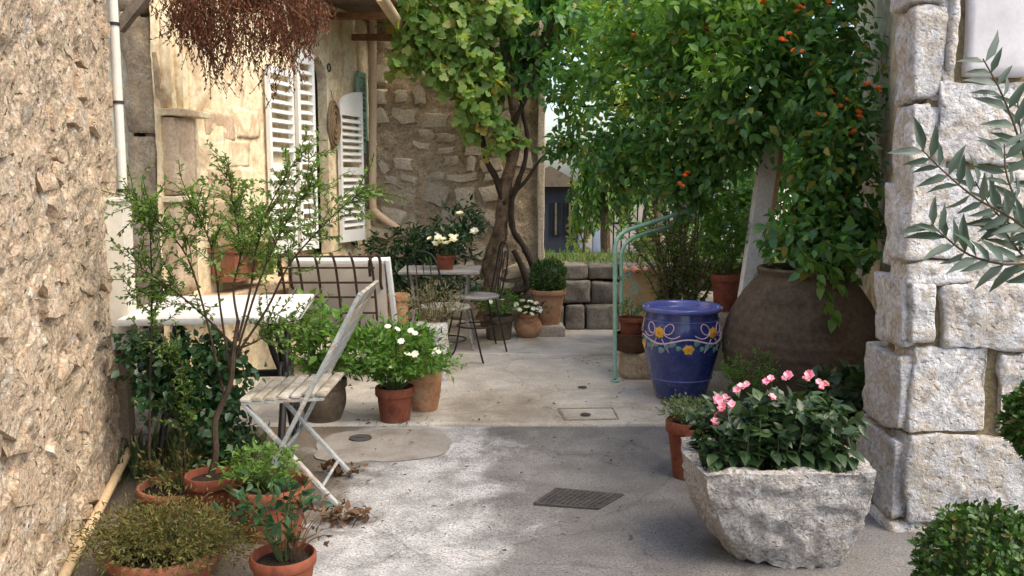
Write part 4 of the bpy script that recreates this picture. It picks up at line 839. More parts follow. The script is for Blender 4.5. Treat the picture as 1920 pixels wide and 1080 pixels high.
# wire scroll panel below the rail
ws = thing('wire_scroll', 'small pale green wire scroll trellis behind the handrail', 'trellis', at(1185, 570, 6.6)); b = MB()
for k in range(4):
    c = at(1176 + 14 * (k % 2), 520 + 22 * k, 6.6); b.tube([c + Vector((.045 * (1 - t / 40) * math.cos(t * .35), 0, .045 * (1 - t / 40) * math.sin(t * .35))) for t in range(34)], .004, 5)
b.tube(smooth_path([at(1172, 480, 6.6), at(1182, 520, 6.6), at(1200, 560, 6.6), at(1215, 585, 6.6)], 5), .004, 5); b.build('wire', M['rail_green'], ws)
# small terracotta pot and basket on the stone block
c = at(1182, 680, 6.0); r = thing('wicker_planter', 'dark brown wicker trough on the stone block by the handrail', 'planter', (c.x, 6.0, .19))
b = MB(); b.lathe([(.098, 0), (.105, .03), (.112, .08), (.115, .115), (.105, .116), (.10, .05), (.003, .05)], (c.x, 6.0, .19), 32, ripple=lambda a, z: .02 * math.sin(a * 16) * (1 if int(z * 60) % 2 else -1)); b.build('basket', M['basket'], r)
c2 = (c.x, 6.0, .245); r = thing('potted_plant', 'small terracotta pot with yellowing herbs standing in the wicker trough', 'potted plant', c2)
pot_body(r, c2, .085, .062, .17, M['terracotta'], .01, .035); mound(r, (c.x, 6.0, .46), (.09, .08, .06), 160, .03, M['lf_herb'], .4, 12)
# blue glazed pot with painted relief
BC = gnd(1275, 746); k = 1 / ppm(5.45); bp = thing('blue_pot', 'large blue glazed pot with yellow flower garland decoration', 'pot', BC)
prof = [(.142, 0), (.147, .008), (.165, .07), (.183, .13), (.187, .136), (.187, .142), (.188, .148), (.205, .22), (.222, .30), (.230, .37), (.230, .43), (.224, .475), (.220, .49), (.220, .505), (.216, .52), (.214, .545)]
b = MB(); b.lathe(prof, BC, 64); b.build('body', M['blue_glaze'], bp, sharp=60)
b = MB(); b.lathe([(.214, .541), (.236, .548), (.241, .558), (.240, .570), (.232, .576), (.222, .572), (.212, .56), (.20, .5), (.17, .25), (.002, .2)], BC, 64); b.build('rim', M['blue_rim'], bp, sharp=70)
for zq, rq in ((.139, .188), (.498, .2215)):
    b = MB(); b.tube([(BC.x + rq * math.cos(a), BC.y + rq * math.sin(a), BC.z + zq) for a in np.linspace(0, 2 * math.pi, 65)], .0035, 6, False); b.build('ring', M['blue_rim'], bp)
def onpot(a, z, off=.002):
    rq = np.interp(z, [p[1] for p in prof], [p[0] for p in prof]) + off; return Vector((BC.x + rq * math.sin(a), BC.y - rq * math.cos(a), BC.z + z))
def disc_on(a, z, rad, mat, nm, pet=0, off=.004, par=bp):
    b = MB(); c = onpot(a, z, off); tz = Vector((0, 0, 1)); tx = Vector((math.cos(a), math.sin(a), 0)); nn = Vector((math.sin(a), -math.cos(a), 0)); m = 28
    V = [c + nn * .006] + [c + (tx * math.cos(t) + tz * math.sin(t)) * rad * (1 if not pet else .72 + .28 * abs(math.cos(t * pet / 2))) - nn * .004 for t in np.linspace(0, 2 * math.pi, m, endpoint=False)]
    b.add(V, [(0, 1 + i, 1 + (i + 1) % m) for i in range(m)]); return b.build(nm, mat, par)
for a0 in (-2.2, -.78, .72, 2.2):
    disc_on(a0, .435, .037, M['pt_yellow'], 'painted_flower', 8); disc_on(a0, .435, .013, M['pt_orange_glaze'], 'flower_eye', 0, .009)
    for sgn in (-1, 1):
        b = MB(); pts = [onpot(a0 + sgn * (.16 + .19 * t / 16 + .0), .44 + .03 * math.sin(t / 16 * math.pi * 2), .004) for t in range(17)]
        loop = [onpot(a0 + sgn * (.14 + .13 * (1 - math.cos(t))), .448 + .03 * math.sin(t) + .02 * (1 - math.cos(t)) * .5, .004) for t in np.linspace(0, 2 * math.pi, 18)]
        b.tube(loop, .0032, 6, False); b.tube([onpot(a0 + sgn * (.14 + .42 * t), .425 - .02 * math.sin(t * 3.1), .003) for t in np.linspace(0, 1, 10)], .003, 6); b.tube([onpot(a0 + sgn * (.08 + .2 * t), .40 - .08 * t, .003) for t in np.linspace(0, 1, 8)], .003, 6); b.build('painted_ribbon', M['glaze_pink'], bp)
for a0 in (-1.5, 0.0, 1.47, 3.0): disc_on(a0, .345, .036, M['pt_yellow'], 'painted_flower', 6); disc_on(a0, .345, .012, M['pt_orange_glaze'], 'flower_eye', 0, .009)
b = MB(); b.tube([onpot(t, .385 + .016 * math.cos(t * 4.2), .003) for t in np.linspace(-math.pi, math.pi, 90)], .005, 6, False); b.build('garland_cord', M['glaze_pink'], bp)
for k_ in range(40):
    a0 = 2 * math.pi * k_ / 40 + .06; zz = .36 + .018 * math.sin(k_ * 2.1) + .012 * math.cos(a0 * 4)
    if min(abs(((a0 - q + math.pi) % (2 * math.pi)) - math.pi) for q in (-1.5, 0, 1.47, 3.0)) > .12: disc_on(a0, zz, .018 + .005 * (k_ % 2), M['glaze_green'], 'painted_leaf', 3)
# big clay jar
JC = Vector((at(1504, 600, 5.3).x, 5.3, 0)); jr = thing('clay_jar', 'huge brown clay storage jar with wide shoulders', 'jar', JC)
b = MB(); prof_j = [(.29, 0), (.33, .05), (.40, .14), (.442, .25), (.455, .34), (.45, .42), (.432, .50), (.40, .575), (.36, .645), (.315, .71), (.278, .755), (.262, .775), (.268, .795), (.272, .81), (.262, .822), (.24, .818), (.225, .79), (.24, .74), (.002, .70)]
zj = np.linspace(0, 1, len(prof_j)); tj = np.linspace(0, 1, 120); prof_j = list(zip(np.interp(tj, zj, [p[0] for p in prof_j]), np.interp(tj, zj, [p[1] for p in prof_j]))); b.lathe(prof_j, JC, 72); A = np.array(b.v); A[:, :2] += (A[:, :2] - np.array(JC)[:2]) * (fbm(A, 2.5, 3) * .014 + fbm(A, 16, 2) * .0025 + .0035 * np.sin(A[:, 2] * 95 + 2 * fbm(A, 3, 2)))[:, None]; b.v = [tuple(p) for p in A]; b.build('body', M['jar_clay'], jr, sharp=60)
# leaning white board
b = MB(); a_, c_ = at(1402, 560, 6.15), at(1452, 215, 6.45); a_ = a_ + (a_ - c_).normalized() * .12; b.bar(a_, c_, .055, .13, (1, .25, 0), .004)
ob = thing('leaning_board', 'white painted board leaning behind the clay jar', 'board', a_); b.build('plank', M['board_wood'], ob, False)
b = MB(); off = Vector((.081, .012, 0)); b.bar(a_ + off, c_ + off, .05, .03, (1, .25, 0), .004); b.build('edge_batten', M['board_edge'], ob, False)
# dark red pot with a leafy plant on the ledge
c = Vector((at(1359, 585, 6.35).x, 6.35, .40)); r = thing('potted_plant', 'dark red terracotta pot with leafy plant on the ledge beside the white board', 'potted plant', c)
pot_body(r, c, .105, .075, .265, M['terracotta'], .012, .05); mound(r, c + Vector((0, 0, .48)), (.14, .13, .24), 340, .06, M['lf_bright'], .6, 18, T=T_OV)
# tall dry twiggy bush behind the blue pot
c = Vector((at(1285, 585, 6.6).x, 6.75, .3)); r = thing('dry_bush', 'tall straggly bush with dry twigs behind the blue pot', 'bush', c); tb = MB(); lv = Leaves()
for k_ in range(44):
    p0 = c + Vector((rng.normal() * .07, rng.normal() * .05, 0)); pts = wander(p0, (rng.normal() * .22, rng.normal() * .2, 1), .5 + .7 * rng.random(), 8, .12)
    tb.tube(pts, [.007 * (1 - .09 * i) for i in range(9)], 5, False); spray(lv, pts, 64, .045, .3, .12)
tb.build('stems', M['twig'], r, kind='stuff'); P, D, N, L = lv.arr(); ix = rng.permutation(len(P)); lv.build('foliage', M['lf_airy'], r, .5, take=ix[:len(P) // 2]); lv.build('dry_foliage', M['lf_grey'], r, .5, take=ix[len(P) // 2:])
# herb pot behind the trough
c = gnd(1290, 893); r = thing('potted_plant', 'terracotta pot of grey green herbs just left of the stone trough', 'potted plant', c)
pot_body(r, c, .105, .068, .265, M['terracotta'], .011, .055); mound(r, c + Vector((.01, 0, .29)), (.115, .11, .075), 520, .024, M['lf_herb'], .5, 26, name='foliage')
# ---- stone trough
tr_ = thing('stone_trough', 'rough hewn grey stone trough in the right foreground', 'trough', (1.02, 3.3, 0))
zT = .355; nx, ny, nz = 26, 14, 14
def trough_pt(u, v, w):     # u,v in -1..1 across, w height 0..1
    x0, x1 = .622 + .165 * (1 - w) ** 2.4, 1.245 + .035 * math.sin(math.pi * w) - .06 * (1 - w) ** 3; y0, y1 = 2.94 + .05 * (1 - w) ** 2, 3.40 - .08 * (1 - w)
    rx = .14; uu, vv = u, v; m = max(abs(u), abs(v), 1e-6); l = math.hypot(u, v); f = 1 - (.08 + .20 * (1 - w)) * (abs(u) * abs(v)) ** 1.4 ; uu, vv = u * f, v * f
    return ((x0 + x1) / 2 + uu * (x1 - x0) / 2, (y0 + y1) / 2 + vv * (y1 - y0) / 2, w * zT)
b = MB(); ring = [(-1 + 2 * i / nx, -1) for i in range(nx)] + [(1, -1 + 2 * i / ny) for i in range(ny)] + [(1 - 2 * i / nx, 1) for i in range(nx)] + [(-1, 1 - 2 * i / ny) for i in range(ny)]; m = len(ring); V = []
for k_ in range(nz + 1): V += [trough_pt(u, v, k_ / nz) for u, v in ring]
V += [trough_pt(u * .93, v * .90, 1.0) for u, v in ring]; V += [trough_pt(u * .84, v * .78, 1.0) for u, v in ring]; V += [(p[0], p[1], zT - .07) for p in [trough_pt(u * .82, v * .76, 1.0) for u, v in ring]]
Fc = [(k_ * m + i, k_ * m + (i + 1) % m, (k_ + 1) * m + (i + 1) % m, (k_ + 1) * m + i) for k_ in range(nz + 3) for i in range(m)] + [tuple(reversed(range(m)))]
b.add(V, Fc)
me = b.mesh('tmp', M['trough_stone'], (0, 0, 0)); bm = bmesh.new(); bm.from_mesh(me); bmesh.ops.subdivide_edges(bm, edges=[e for e in bm.edges if e.calc_length() < .2], cuts=1, use_grid_fill=True)
bm.normal_update(); P = np.array([v.co[:] for v in bm.verts]); Nn = np.array([v.normal[:] for v in bm.verts]); msk = np.clip(1.2 - np.abs(P[:, 2] - zT) * 0, 0, 1)
dsp = fbm(P, 9, 4) * .012 + fbm(P + 7, 30, 3) * .007 - np.maximum(0, fbm(P + 3, 18, 2) - .35) * .02; P = P + Nn * dsp[:, None]
for v, p in zip(bm.verts, P): v.co = p - np.array([1.02, 3.3, 0])
me = bpy.data.meshes.new('basin'); bm.to_mesh(me); bm.free(); me.shade_smooth(); me.materials.append(M['trough_stone']); link_mesh('basin', me, tr_, (1.02, 3.3, 0))
b = MB(); b.box((.93, 3.17, zT - .045), (.52, .34, .03)); b.build('soil', M['soil'], tr_)
# pink busy lizzies in the trough
im = thing('flowering_plant', 'pink flowering plant with dark leaves growing in the stone trough', 'plant', (.98, 3.3, zT - .03)); lv = Leaves(); sb = MB()
for k_ in range(84):
    x0 = .70 + .45 * rng.random(); y0 = 3.04 + .26 * rng.random(); fx = (x0 - .92) / .23
    hgt = .23 * (1 - .35 * fx * fx) * (.65 + .4 * rng.random()); p0 = Vector((x0, y0, zT - .03)); tip = Vector((.91 + (x0 - .91) * 1.2 + .015 + rng.normal() * .02, 3.17 + (y0 - 3.17) * 1.35 + rng.normal() * .02, zT - .03 + hgt))
    pts = smooth_path([p0, p0.lerp(tip, .5) + Vector(rng.normal(size=3)) * .012, tip], 4); sb.tube(pts, [.003 - .0002 * i for i in range(9)], 5, False); spray(lv, pts, 12, .056, .45, .25)
    a = np.array(tip); lv.add(a + rng.normal(size=(4, 3)) * .012, rng.normal(size=(4, 3)) + np.array([fx * .4, -.4, .1]), rng.normal(size=(4, 3)) * .3 + np.array([0, -.2, 1]), .06 * (.7 + .5 * rng.random(4)))
for k_ in range(44):   # leaves spilling over the rim
    x0 = .68 + .50 * rng.random(); lv.add(np.array([[x0, 3.02 + .03 * rng.random(), zT + .01 + .05 * rng.random()]]), np.array([[rng.normal() * .4, -.8, -.35]]), np.array([[0, -.4, 1]]), .066)
sb.build('stems', M['green_stem'], im, kind='stuff')
P, D, N, L = lv.arr(); order = np.argsort(P[:, 1]); lm = tri_mesh('balsam_leaf', *leaf_arrays(np.zeros((1, 3)), np.array([[0, 1, 0]]), np.array([[0, 0, 1]]), 1.0, .6, T_OV), M['lf_dark'], (0, 0, 0))
leaf_objs(im, lm, P, D, N, L, order[:280]); lv.build('inner_leaves', M['lf_dark'], im, .5, T_OV, take=order[280:])
FP = [(1445, 710), (1478, 704), (1447, 745), (1390, 726), (1345, 750), (1518, 703), (1535, 716), (1548, 720), (1372, 760), (1390, 765), (1352, 768), (1340, 792), (1365, 752), (1545, 722)]
blooms(im, FL_PINK, [at(x, y, 3.08 + .12 * rng.random()) for x, y in FP], .017)
blooms(im, FL_PINK, [at(x, y, 3.06 + .14 * rng.random()) for x, y in [(1400, 720), (1382, 732), (1355, 762), (1376, 772), (1346, 780), (1436, 716), (1470, 710), (1540, 728), (1448, 752), (1360, 744), (1510, 712)]], .014)
# broad dark leaves and fern behind the trough
c = Vector((at(1605, 800, 4.0).x, 4.05, 0)); r = thing('potted_plant', 'dark broad leaved plant in a red pot between trough and pale pier', 'potted plant', c)
pot_body(r, c, .095, .07, .2, M['terracotta'], .011, .04); mound(r, c + Vector((-.04, 0, .32)), (.16, .12, .13), 150, .09, M['lf_dark'], .75, 16, T=T_OV)
c = Vector((at(1405, 720, 4.7).x, 4.7, 0)); r = thing('fern', 'small feathery green fern in front of the clay jar', 'fern', c)
mound(r, c + Vector((0, 0, .30)), (.14, .1, .12), 700, .026, M['lf_bright'], .3, 26)
c = gnd(1275, 750); r = thing('weed_tuft', 'low creeping weeds around the foot of the blue pot', 'weeds', gnd(1290, 755)); lv = Leaves(); n = 320
P = np.stack([c.x - .14 + .34 * rng.random(n), c.y - .16 + .06 * rng.normal(size=n) * .6, .01 + .035 * rng.random(n)], 1); lv.add(P, rng.normal(size=(n, 3)) + (0, 0, .5), rng.normal(size=(n, 3)) * .5 + (0, 0, 1), .02); lv.build('foliage', M['lf_herb'], r, .5)
# olive branch reaching in from the right
ol = thing('olive_tree', 'olive branches with slender grey green leaves reaching in from the right', 'olive tree', (1.32, 1.95, 0)); tb = MB()
tb.tube(smooth_path([(1.32, 1.95, 0), (1.30, 1.93, .55), (1.28, 1.9, 1.0), (1.26, 1.88, 1.5)], 5), [.03 - .0012 * i for i in range(16)], 9); tb.build('trunk', M['bark'], ol)
olm = tri_mesh('olive_leaf', *leaf_arrays(np.zeros((1, 3)), np.array([[0, 1, 0]]), np.array([[0, 0, 1]]), 1.0, .25, T_OV), M['lf_olive'], (0, 0, 0))
def olive(px, d, nl, L=.066):
    px = [(x + 38, y) for x, y in px]
    P = smooth_path([at(x, y, d) for x, y in px], 6); b = MB(); b.tube(P, [.0026 * (1 - .8 * i / len(P)) + .0007 for i in range(len(P))], 6, False); tw = b.build('twig', M['twig'], ol)
    m = len(P) - 1
    for k_ in range(nl):
        t = (.18 + .82 * (k_ // 2 + .5) / (nl / 2)) * m; i = min(int(t), m - 1); p = P[i].lerp(P[i + 1], min(1, t - i)); tg = (P[i + 1] - P[i]).normalized()
        sgn = 1 if k_ % 2 else -1; side = tg.cross(Vector((0, -1, 0))).normalized() * sgn
        dv = (tg * .8 + side * (.75 + .25 * rng.random()) + Vector(rng.normal(size=3)) * .22).normalized(); nv = Vector((rng.normal() * .5, -1, .5 + rng.normal() * .4)); nv = (nv - dv * nv.dot(dv)).normalized(); x = dv.cross(nv)
        o = put('leaf', olm, tw, p); o.rotation_euler = Matrix((x, dv, nv)).transposed().to_euler(); l_ = L * (.75 + .45 * rng.random()); o.scale = (l_ * 1.05, l_, l_)
olive([(2050, 560), (1960, 470), (1900, 340), (1862, 230), (1835, 165), (1805, 110)], 1.85, 22)
olive([(2050, 560), (1940, 470), (1860, 410), (1790, 370), (1730, 320), (1690, 280)], 1.8, 24)
olive([(2050, 560), (1920, 500), (1840, 495), (1780, 478), (1735, 445), (1708, 420)], 1.75, 20)
olive([(2050, 560), (1960, 420), (1905, 330), (1880, 270), (1870, 190)], 1.95, 16)
olive([(2050, 560), (1950, 480), (1890, 440), (1830, 400), (1790, 340)], 1.9, 16)
olive([(2050, 560), (1930, 480), (1880, 400), (1850, 330), (1845, 270)], 1.83, 18)
olive([(2050, 560), (1940, 520), (1890, 490), (1850, 440), (1830, 410)], 1.88, 14)
# clipped box on the right
c = Vector((at(1868, 1065, 2.45).x, 2.45, 0)); r = thing('box_topiary', 'clipped box bush in the bottom right corner', 'topiary', c)
pot_body(r, c, .15, .11, .17, M['terracotta_dull'], .012, .04); zc = at(1868, 1085, 2.45).z; clipped_ball(r, (c.x, c.y, zc), .2, 7000, .022, M['lf_box'])
b = MB(); b.tube([c + Vector((0, 0, .1)), (c.x, c.y, zc)], .015, 8); b.build('stem', M['bark'], r)
c = Vector((at(1975, 790, 2.62).x, 2.62, 0)); r = thing('box_topiary', 'clipped box ball cut off by the right edge of the frame', 'topiary', c)
pot_body(r, c, .13, .1, .2, M['terracotta_dull'], .012, .04); zc = at(1955, 790, 2.62).z; clipped_ball(r, (c.x, c.y, zc), .125, 4200, .022, M['lf_box'])
b = MB(); b.tube([c + Vector((0, 0, .1)), (c.x, c.y, zc)], .014, 8); b.build('stem', M['bark'], r)
# ================================================================ LEFT SIDE THINGS
# ---- white table on a black iron base
tb_ = thing('garden_table', 'white topped table on a black cast iron base by the rubble wall', 'table', (-1.3, 4.3, 0))
za = R(7); RT = Matrix.Rotation(za, 3, 'Z'); tcn = Vector((-1.375, 4.30, 0))
def tl(x, y, z): return RT @ Vector((x, y, z)) + tcn
TOPZ = .735; b = MB(); b.box(tl(0, 0, TOPZ - .016), (.77, .78, .032), RT, .008); b.build('tabletop', M['table_white'], tb_)
for sx in (-.27, .27):
    b = MB()
    for sgn in (-1, 1):
        b.tube(smooth_path([tl(sx, 0, .40), tl(sx, sgn * .10, .52), tl(sx, sgn * .20, .64), tl(sx, sgn * .30, .70)], 5), .018, 8)
        b.tube(smooth_path([tl(sx, 0, .42), tl(sx, sgn * .08, .28), tl(sx, sgn * .20, .12), tl(sx, sgn * .30, .012)], 5), .018, 8)
        b.tube([tl(sx, sgn * .12 + .07 * math.cos(a), .40 + .07 * math.sin(a)) for a in np.linspace(0, 2 * math.pi, 17)], .01, 6, False)
    b.bar(tl(sx, -.34, .70), tl(sx, .34, .70), .035, .03); b.build('leg', M['black_iron'], tb_)
b = MB(); b.bar(tl(-.27, 0, .40), tl(.27, 0, .40), .03, .03)
for sgn in (-1, 1): b.tube(smooth_path([tl(sgn * .27, 0, .36), tl(sgn * .2, 0, .60), tl(sgn * .30, 0, .70)], 5), .016, 8)
b.build('stretcher', M['black_iron'], tb_)
w = MB(); w.tube([tl(.31, .02 + .13 * math.cos(a), .22 + .13 * math.sin(a)) for a in np.linspace(0, 2 * math.pi, 25)], .013, 8, False)
for k_ in range(5): w.bar(tl(.31, .02, .22), tl(.31, .02 + .13 * math.cos(k_ * 1.257), .22 + .13 * math.sin(k_ * 1.257)), .012, .012)
w.build('flywheel', M['black_iron'], tb_)
# ---- folding chair
fc = thing('folding_chair', 'grey folding garden chair with slatted seat beside the white table', 'chair', (-.85, 3.8, 0))
ya, yb = 3.58, 4.0; G = M['chair_grey']; top = Vector((-.605, 0, .885)); ff = Vector((-1.07, 0, 0.004)); sf = Vector((-1.09, 0, .425)); rf = Vector((-.722, 0, .004))
for y in (ya, yb):
    o = Vector((0, y, 0)); b = MB(); b.bar(top + o, ff + o, .016, .036, (0, 1, 0), .002); b.build('upright', G, fc, False)
    i_ = Vector((0, y + (.026 if y == ya else -.026), 0)); b = MB(); b.bar(sf + i_, rf + i_, .013, .03, (0, 1, 0), .002); b.build('leg', G, fc, False)
    b = MB(); b.bar(sf + i_ + Vector((-.01, 0, .008)), Vector((-.765, 0, .452)) + i_, .014, .026, (0, 1, 0), .002); b.build('seat_rail', G, fc, False)
for k_ in range(7):
    x = -1.085 + .052 * k_; z = .446 + .024 * k_ / 6; b = MB(); b.box((x, (ya + yb) / 2, z), (.038, yb - ya - .02, .014), None, .003); b.build('slat', M['chair_wood'], fc)
for t in (.03, .11, .19, .27, .35):
    p = top.lerp(ff, t); dz = (top - ff).normalized(); b = MB(); b.bar(p + Vector((.006, ya, 0)), p + Vector((.006, yb, 0)), .014, .074, dz, .003); b.build('back_slat', M['chair_grey'] if t > .15 else M['chair_wood'], fc, False)
b = MB(); p = top.lerp(ff, .78); b.tube([p + Vector((0, ya, 0)), p + Vector((0, yb, 0))], .007, 8); b.build('stretcher', G, fc)
b = MB(); p = sf.lerp(rf, .83); b.tube([p + Vector((0, ya + .03, 0)), p + Vector((0, yb - .03, 0))], .007, 8); b.build('stretcher', G, fc)
# ---- iron lattice armchair with pale cushion
ia = thing('lattice_armchair', 'brown iron lattice armchair with a pale cushion, seen from behind', 'chair', (-1.17, 6.1, 0))
def L2(x, y, z): return Vector((x, y, z))
X0, X1, YC = at(535, 540, 5.9).x, at(704, 540, 5.9).x, 5.9; Zt, Zb = .835, .30
for k_ in range(6):
    x = X0 + (X1 - X0) * k_ / 5; b = MB(); b.tube(smooth_path([(x, YC + .06, Zb), (x, YC + .02, .5), (x - .01, YC - .05, .75), (x - .03, YC - .05, Zt), (x - .05, YC + .0, Zt + .015)], 5), .0085, 8); b.build('back_bar', M['brown_iron'], ia)
for z in (.34, .45, .56, .66, .76, .835):
    b = MB(); yy = YC + .05 - .11 * max(0, (z - .45)) / .35; b.bar((X0 - .02, yy - .012, z), (X1 + .005, yy - .012, z), .018, .012); b.build('back_strap', M['brown_iron'], ia, False)
for x, sg in ((X0, -1), (X1, 1)):
    b = MB(); b.tube(smooth_path([(x - .03, YC - .02, .70), (x - .03, YC - .03, .80), (x, YC - .0, .845), (x + .03, YC + .02, .80), (x + .03, YC + .06, .62), (x + .05, YC + .3, .58), (x + .05, YC + .5, .55), (x + .05, YC + .52, .0)], 6), .010, 8); b.build('arm', M['brown_iron'], ia)
    b = MB(); b.tube(smooth_path([(x, YC + .06, Zb), (x + .02, YC - .0, .15), (x + .05, YC - .05, .006)], 4), .010, 8); b.build('leg', M['brown_iron'], ia)
b = MB(); b.box(((X0 + X1) / 2, YC + .32, Zb - .01), (X1 - X0, .52, .015)); b.build('seat', M['brown_iron'], ia, False)
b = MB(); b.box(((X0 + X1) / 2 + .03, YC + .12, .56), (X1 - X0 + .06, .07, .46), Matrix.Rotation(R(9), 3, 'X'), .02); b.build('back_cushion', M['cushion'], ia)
b = MB(); b.box(((X0 + X1) / 2 + .03, YC + .1, .790), (X1 - X0 + .075, .09, .035), Matrix.Rotation(R(9), 3, 'X'), .012); b.build('lit_cushion_top', M['white_paint'], ia)  # white strip: the lit top of the cushion put into its colour
b = MB(); b.bar((X1 + .075, YC + .06, .81), (X1 + .105, YC + .2, .30), .03, .07, (0, 1, 0), .006); b.build('side_board', M['white_paint'], ia)
# ---- potted plants of the middle ground
def potted(label, c, r_top, r_bot, h, mat, fol, fr, fz, n, L, W=.5, stems=18, T=T_SM, droop=.1, flowers=None, fm=None, frad=.02, curve=0.0, ripple=None, rim=.012, rim_h=.05, name='potted_plant', fx=0.0, fy=0.0, up=.7, jag=.25, per=9):
    c = Vector(c); r = thing(name, label, 'potted plant', c); pot_body(r, c, r_top, r_bot, h, M[mat], rim, rim_h, True, curve, ripple=ripple)
    if fol: mound(r, c + Vector((fx, fy, fz)), fr, n, L, M[fol], W, stems, T=T, droop=droop, hub=c + Vector((0, 0, h - .02)), up=up, jag=jag)
    if flowers: blooms(r, fm, [at(x, y, d) for x, y, d in flowers], frad)
    return r
potted('dark green glazed pot with a bright leafy plant behind the folding chair', gnd(608, 788), .13, .085, .24, 'lf_pot' if 'lf_pot' in M else 'jar_clay', 'lf_bright', (.17, .15, .24), .36, 700, .06, .5, 30, T_OV, .2, curve=.02)
potted('red terracotta pot overflowing with white flowered greenery, nearest in the middle', gnd(741, 790), .108, .08, .20, 'terracotta', 'lf_bright', (.245, .2, .19), .33, 2600, .042, .42, 60, T_SM, .1, [(727, 612, 4.75), (745, 617, 4.75), (770, 620, 4.75), (792, 630, 4.8), (735, 687, 4.68), (765, 664, 4.7), (778, 664, 4.7), (822, 660, 4.85), (812, 664, 4.85), (752, 640, 4.7), (778, 625, 4.75)], FL_WHITE, .024, fx=.01)
potted('tall ribbed beige pot behind the white flowered greenery', gnd(797, 770), .108, .07, .32, 'terracotta_pale', 'lf_herb', (.1, .09, .05), .34, 200, .03, .4, 14, curve=.012, ripple=lambda a, z: .012 * math.sin(a * 22), rim_h=.035, flowers=[(815, 655, 5.05), (826, 652, 5.05), (806, 660, 5.0)], fm=FL_WHITE, frad=.02)
# pale textured planter with grey plant
c = gnd(805, 700); c = Vector((at(808, 660, 5.9).x, 5.95, 0)); r = thing('planter', 'pale square planter with grey dried plant left of the iron chair', 'planter', c)
rough_block('box', (c.x, c.y, .19), (.21, .2, .38), M['white_stone'], r, 5, 9, .006, .012); mound(r, c + Vector((.03, 0, .48)), (.2, .16, .13), 700, .035, M['lf_grey'], .2, 40, 'twig')
c = Vector((at(745, 620, 6.6).x, 6.7, 0)); r = thing('flower_pot', 'plain tan clay pot beside the lattice armchair', 'pot', c); pot_body(r, c, .085, .06, .48, M['terracotta_pale'], .01, .05)
# ---- iron bistro table and chairs
bt = thing('bistro_table', 'small grey iron table against the end wall', 'table', (at(825, 500, 7.1).x, 7.1, 0)); cx = at(827, 500, 7.1).x; zt = at(827, 506, 7.1).z
b = MB(); b.box((cx, 7.1, zt), (.62, .5, .022), None, .004); b.build('tabletop', M['grey_iron'], bt)
for sx in (-1, 1):
    for sy in (-1, 1):
        b = MB(); b.tube(smooth_path([(cx + sx * .22, 7.1 + sy * .18, zt), (cx + sx * .2, 7.1 + sy * .17, zt * .5), (cx + sx * .26, 7.1 + sy * .22, .012)], 4), .011, 7); b.build('leg', M['grey_iron'], bt)
b = MB(); b.tube([(cx - .2, 7.1, zt * .5), (cx + .2, 7.1, zt * .5)], .009, 6); b.build('stretcher', M['grey_iron'], bt)
def iron_chair(label, cx, cy, face, mat='black_iron'):
    r = thing('iron_chair', label, 'chair', (cx, cy, 0)); Rm = Matrix.Rotation(face, 3, 'Z'); o = Vector((cx, cy, 0))
    def q(x, y, z): return Rm @ Vector((x, y, z)) + o
    b = MB(); b.lathe([(.18, .42), (.185, .432), (.18, .44), (.002, .438)], (cx, cy, 0), 24); b.build('seat', M['grey_iron'], r)
    for sx in (-1, 1):
        b = MB(); b.tube(smooth_path([q(sx * .13, -.13, .42), q(sx * .15, -.16, .25), q(sx * .17, -.2, .06), q(sx * .16, -.23, .01)], 5), .007, 7); b.build('leg', M[mat], r)
        b = MB(); b.tube(smooth_path([q(sx * .14, .12, .42), q(sx * .15, .15, .25), q(sx * .17, .2, .01)], 5), .007, 7); b.build('leg', M[mat], r)
    b = MB(); b.tube(smooth_path([q(-.15, .15, .42), q(-.16, .2, .65), q(-.12, .22, .80), q(0, .225, .84), q(.12, .22, .80), q(.16, .2, .65), q(.15, .15, .42)], 6), .007, 8); b.build('back_frame', M[mat], r)
    for x in (-.07, 0, .07):
        b = MB(); b.tube([q(x, .16, .42), q(x, .215, .78)], .0035, 6); b.build('back_bar', M[mat], r)
    b = MB(); b.tube([q(.15 * math.cos(a), .15 * math.sin(a), .2) for a in np.linspace(0, 2 * math.pi, 21)], .006, 6, False); b.build('ring_brace', M[mat], r)
iron_chair('dark iron garden chair right of the small iron table', at(893, 560, 6.95).x, 6.95, R(-75))
iron_chair('dark iron garden chair in front of the small iron table', at(832, 600, 6.25).x, 6.35, R(140))
# pot with white flowers standing on the iron table
c = Vector((at(836, 498, 7.05).x, 7.05, zt + .011)); potted('white flowering plant in a small red pot on the iron table', c, .075, .055, .11, 'terracotta', 'lf_dark', (.14, .12, .11), .2, 260, .045, .6, 18, T_OV, .1, [(806, 448, 6.95), (818, 440, 6.95), (832, 450, 6.92), (845, 446, 6.92), (856, 444, 6.95), (826, 456, 6.9), (815, 458, 6.92), (838, 458, 6.9), (850, 452, 6.9), (822, 448, 6.9), (890, 435, 7.1), (862, 402, 7.2)], FL_WHITE2, .034, rim=.006, rim_h=.025)
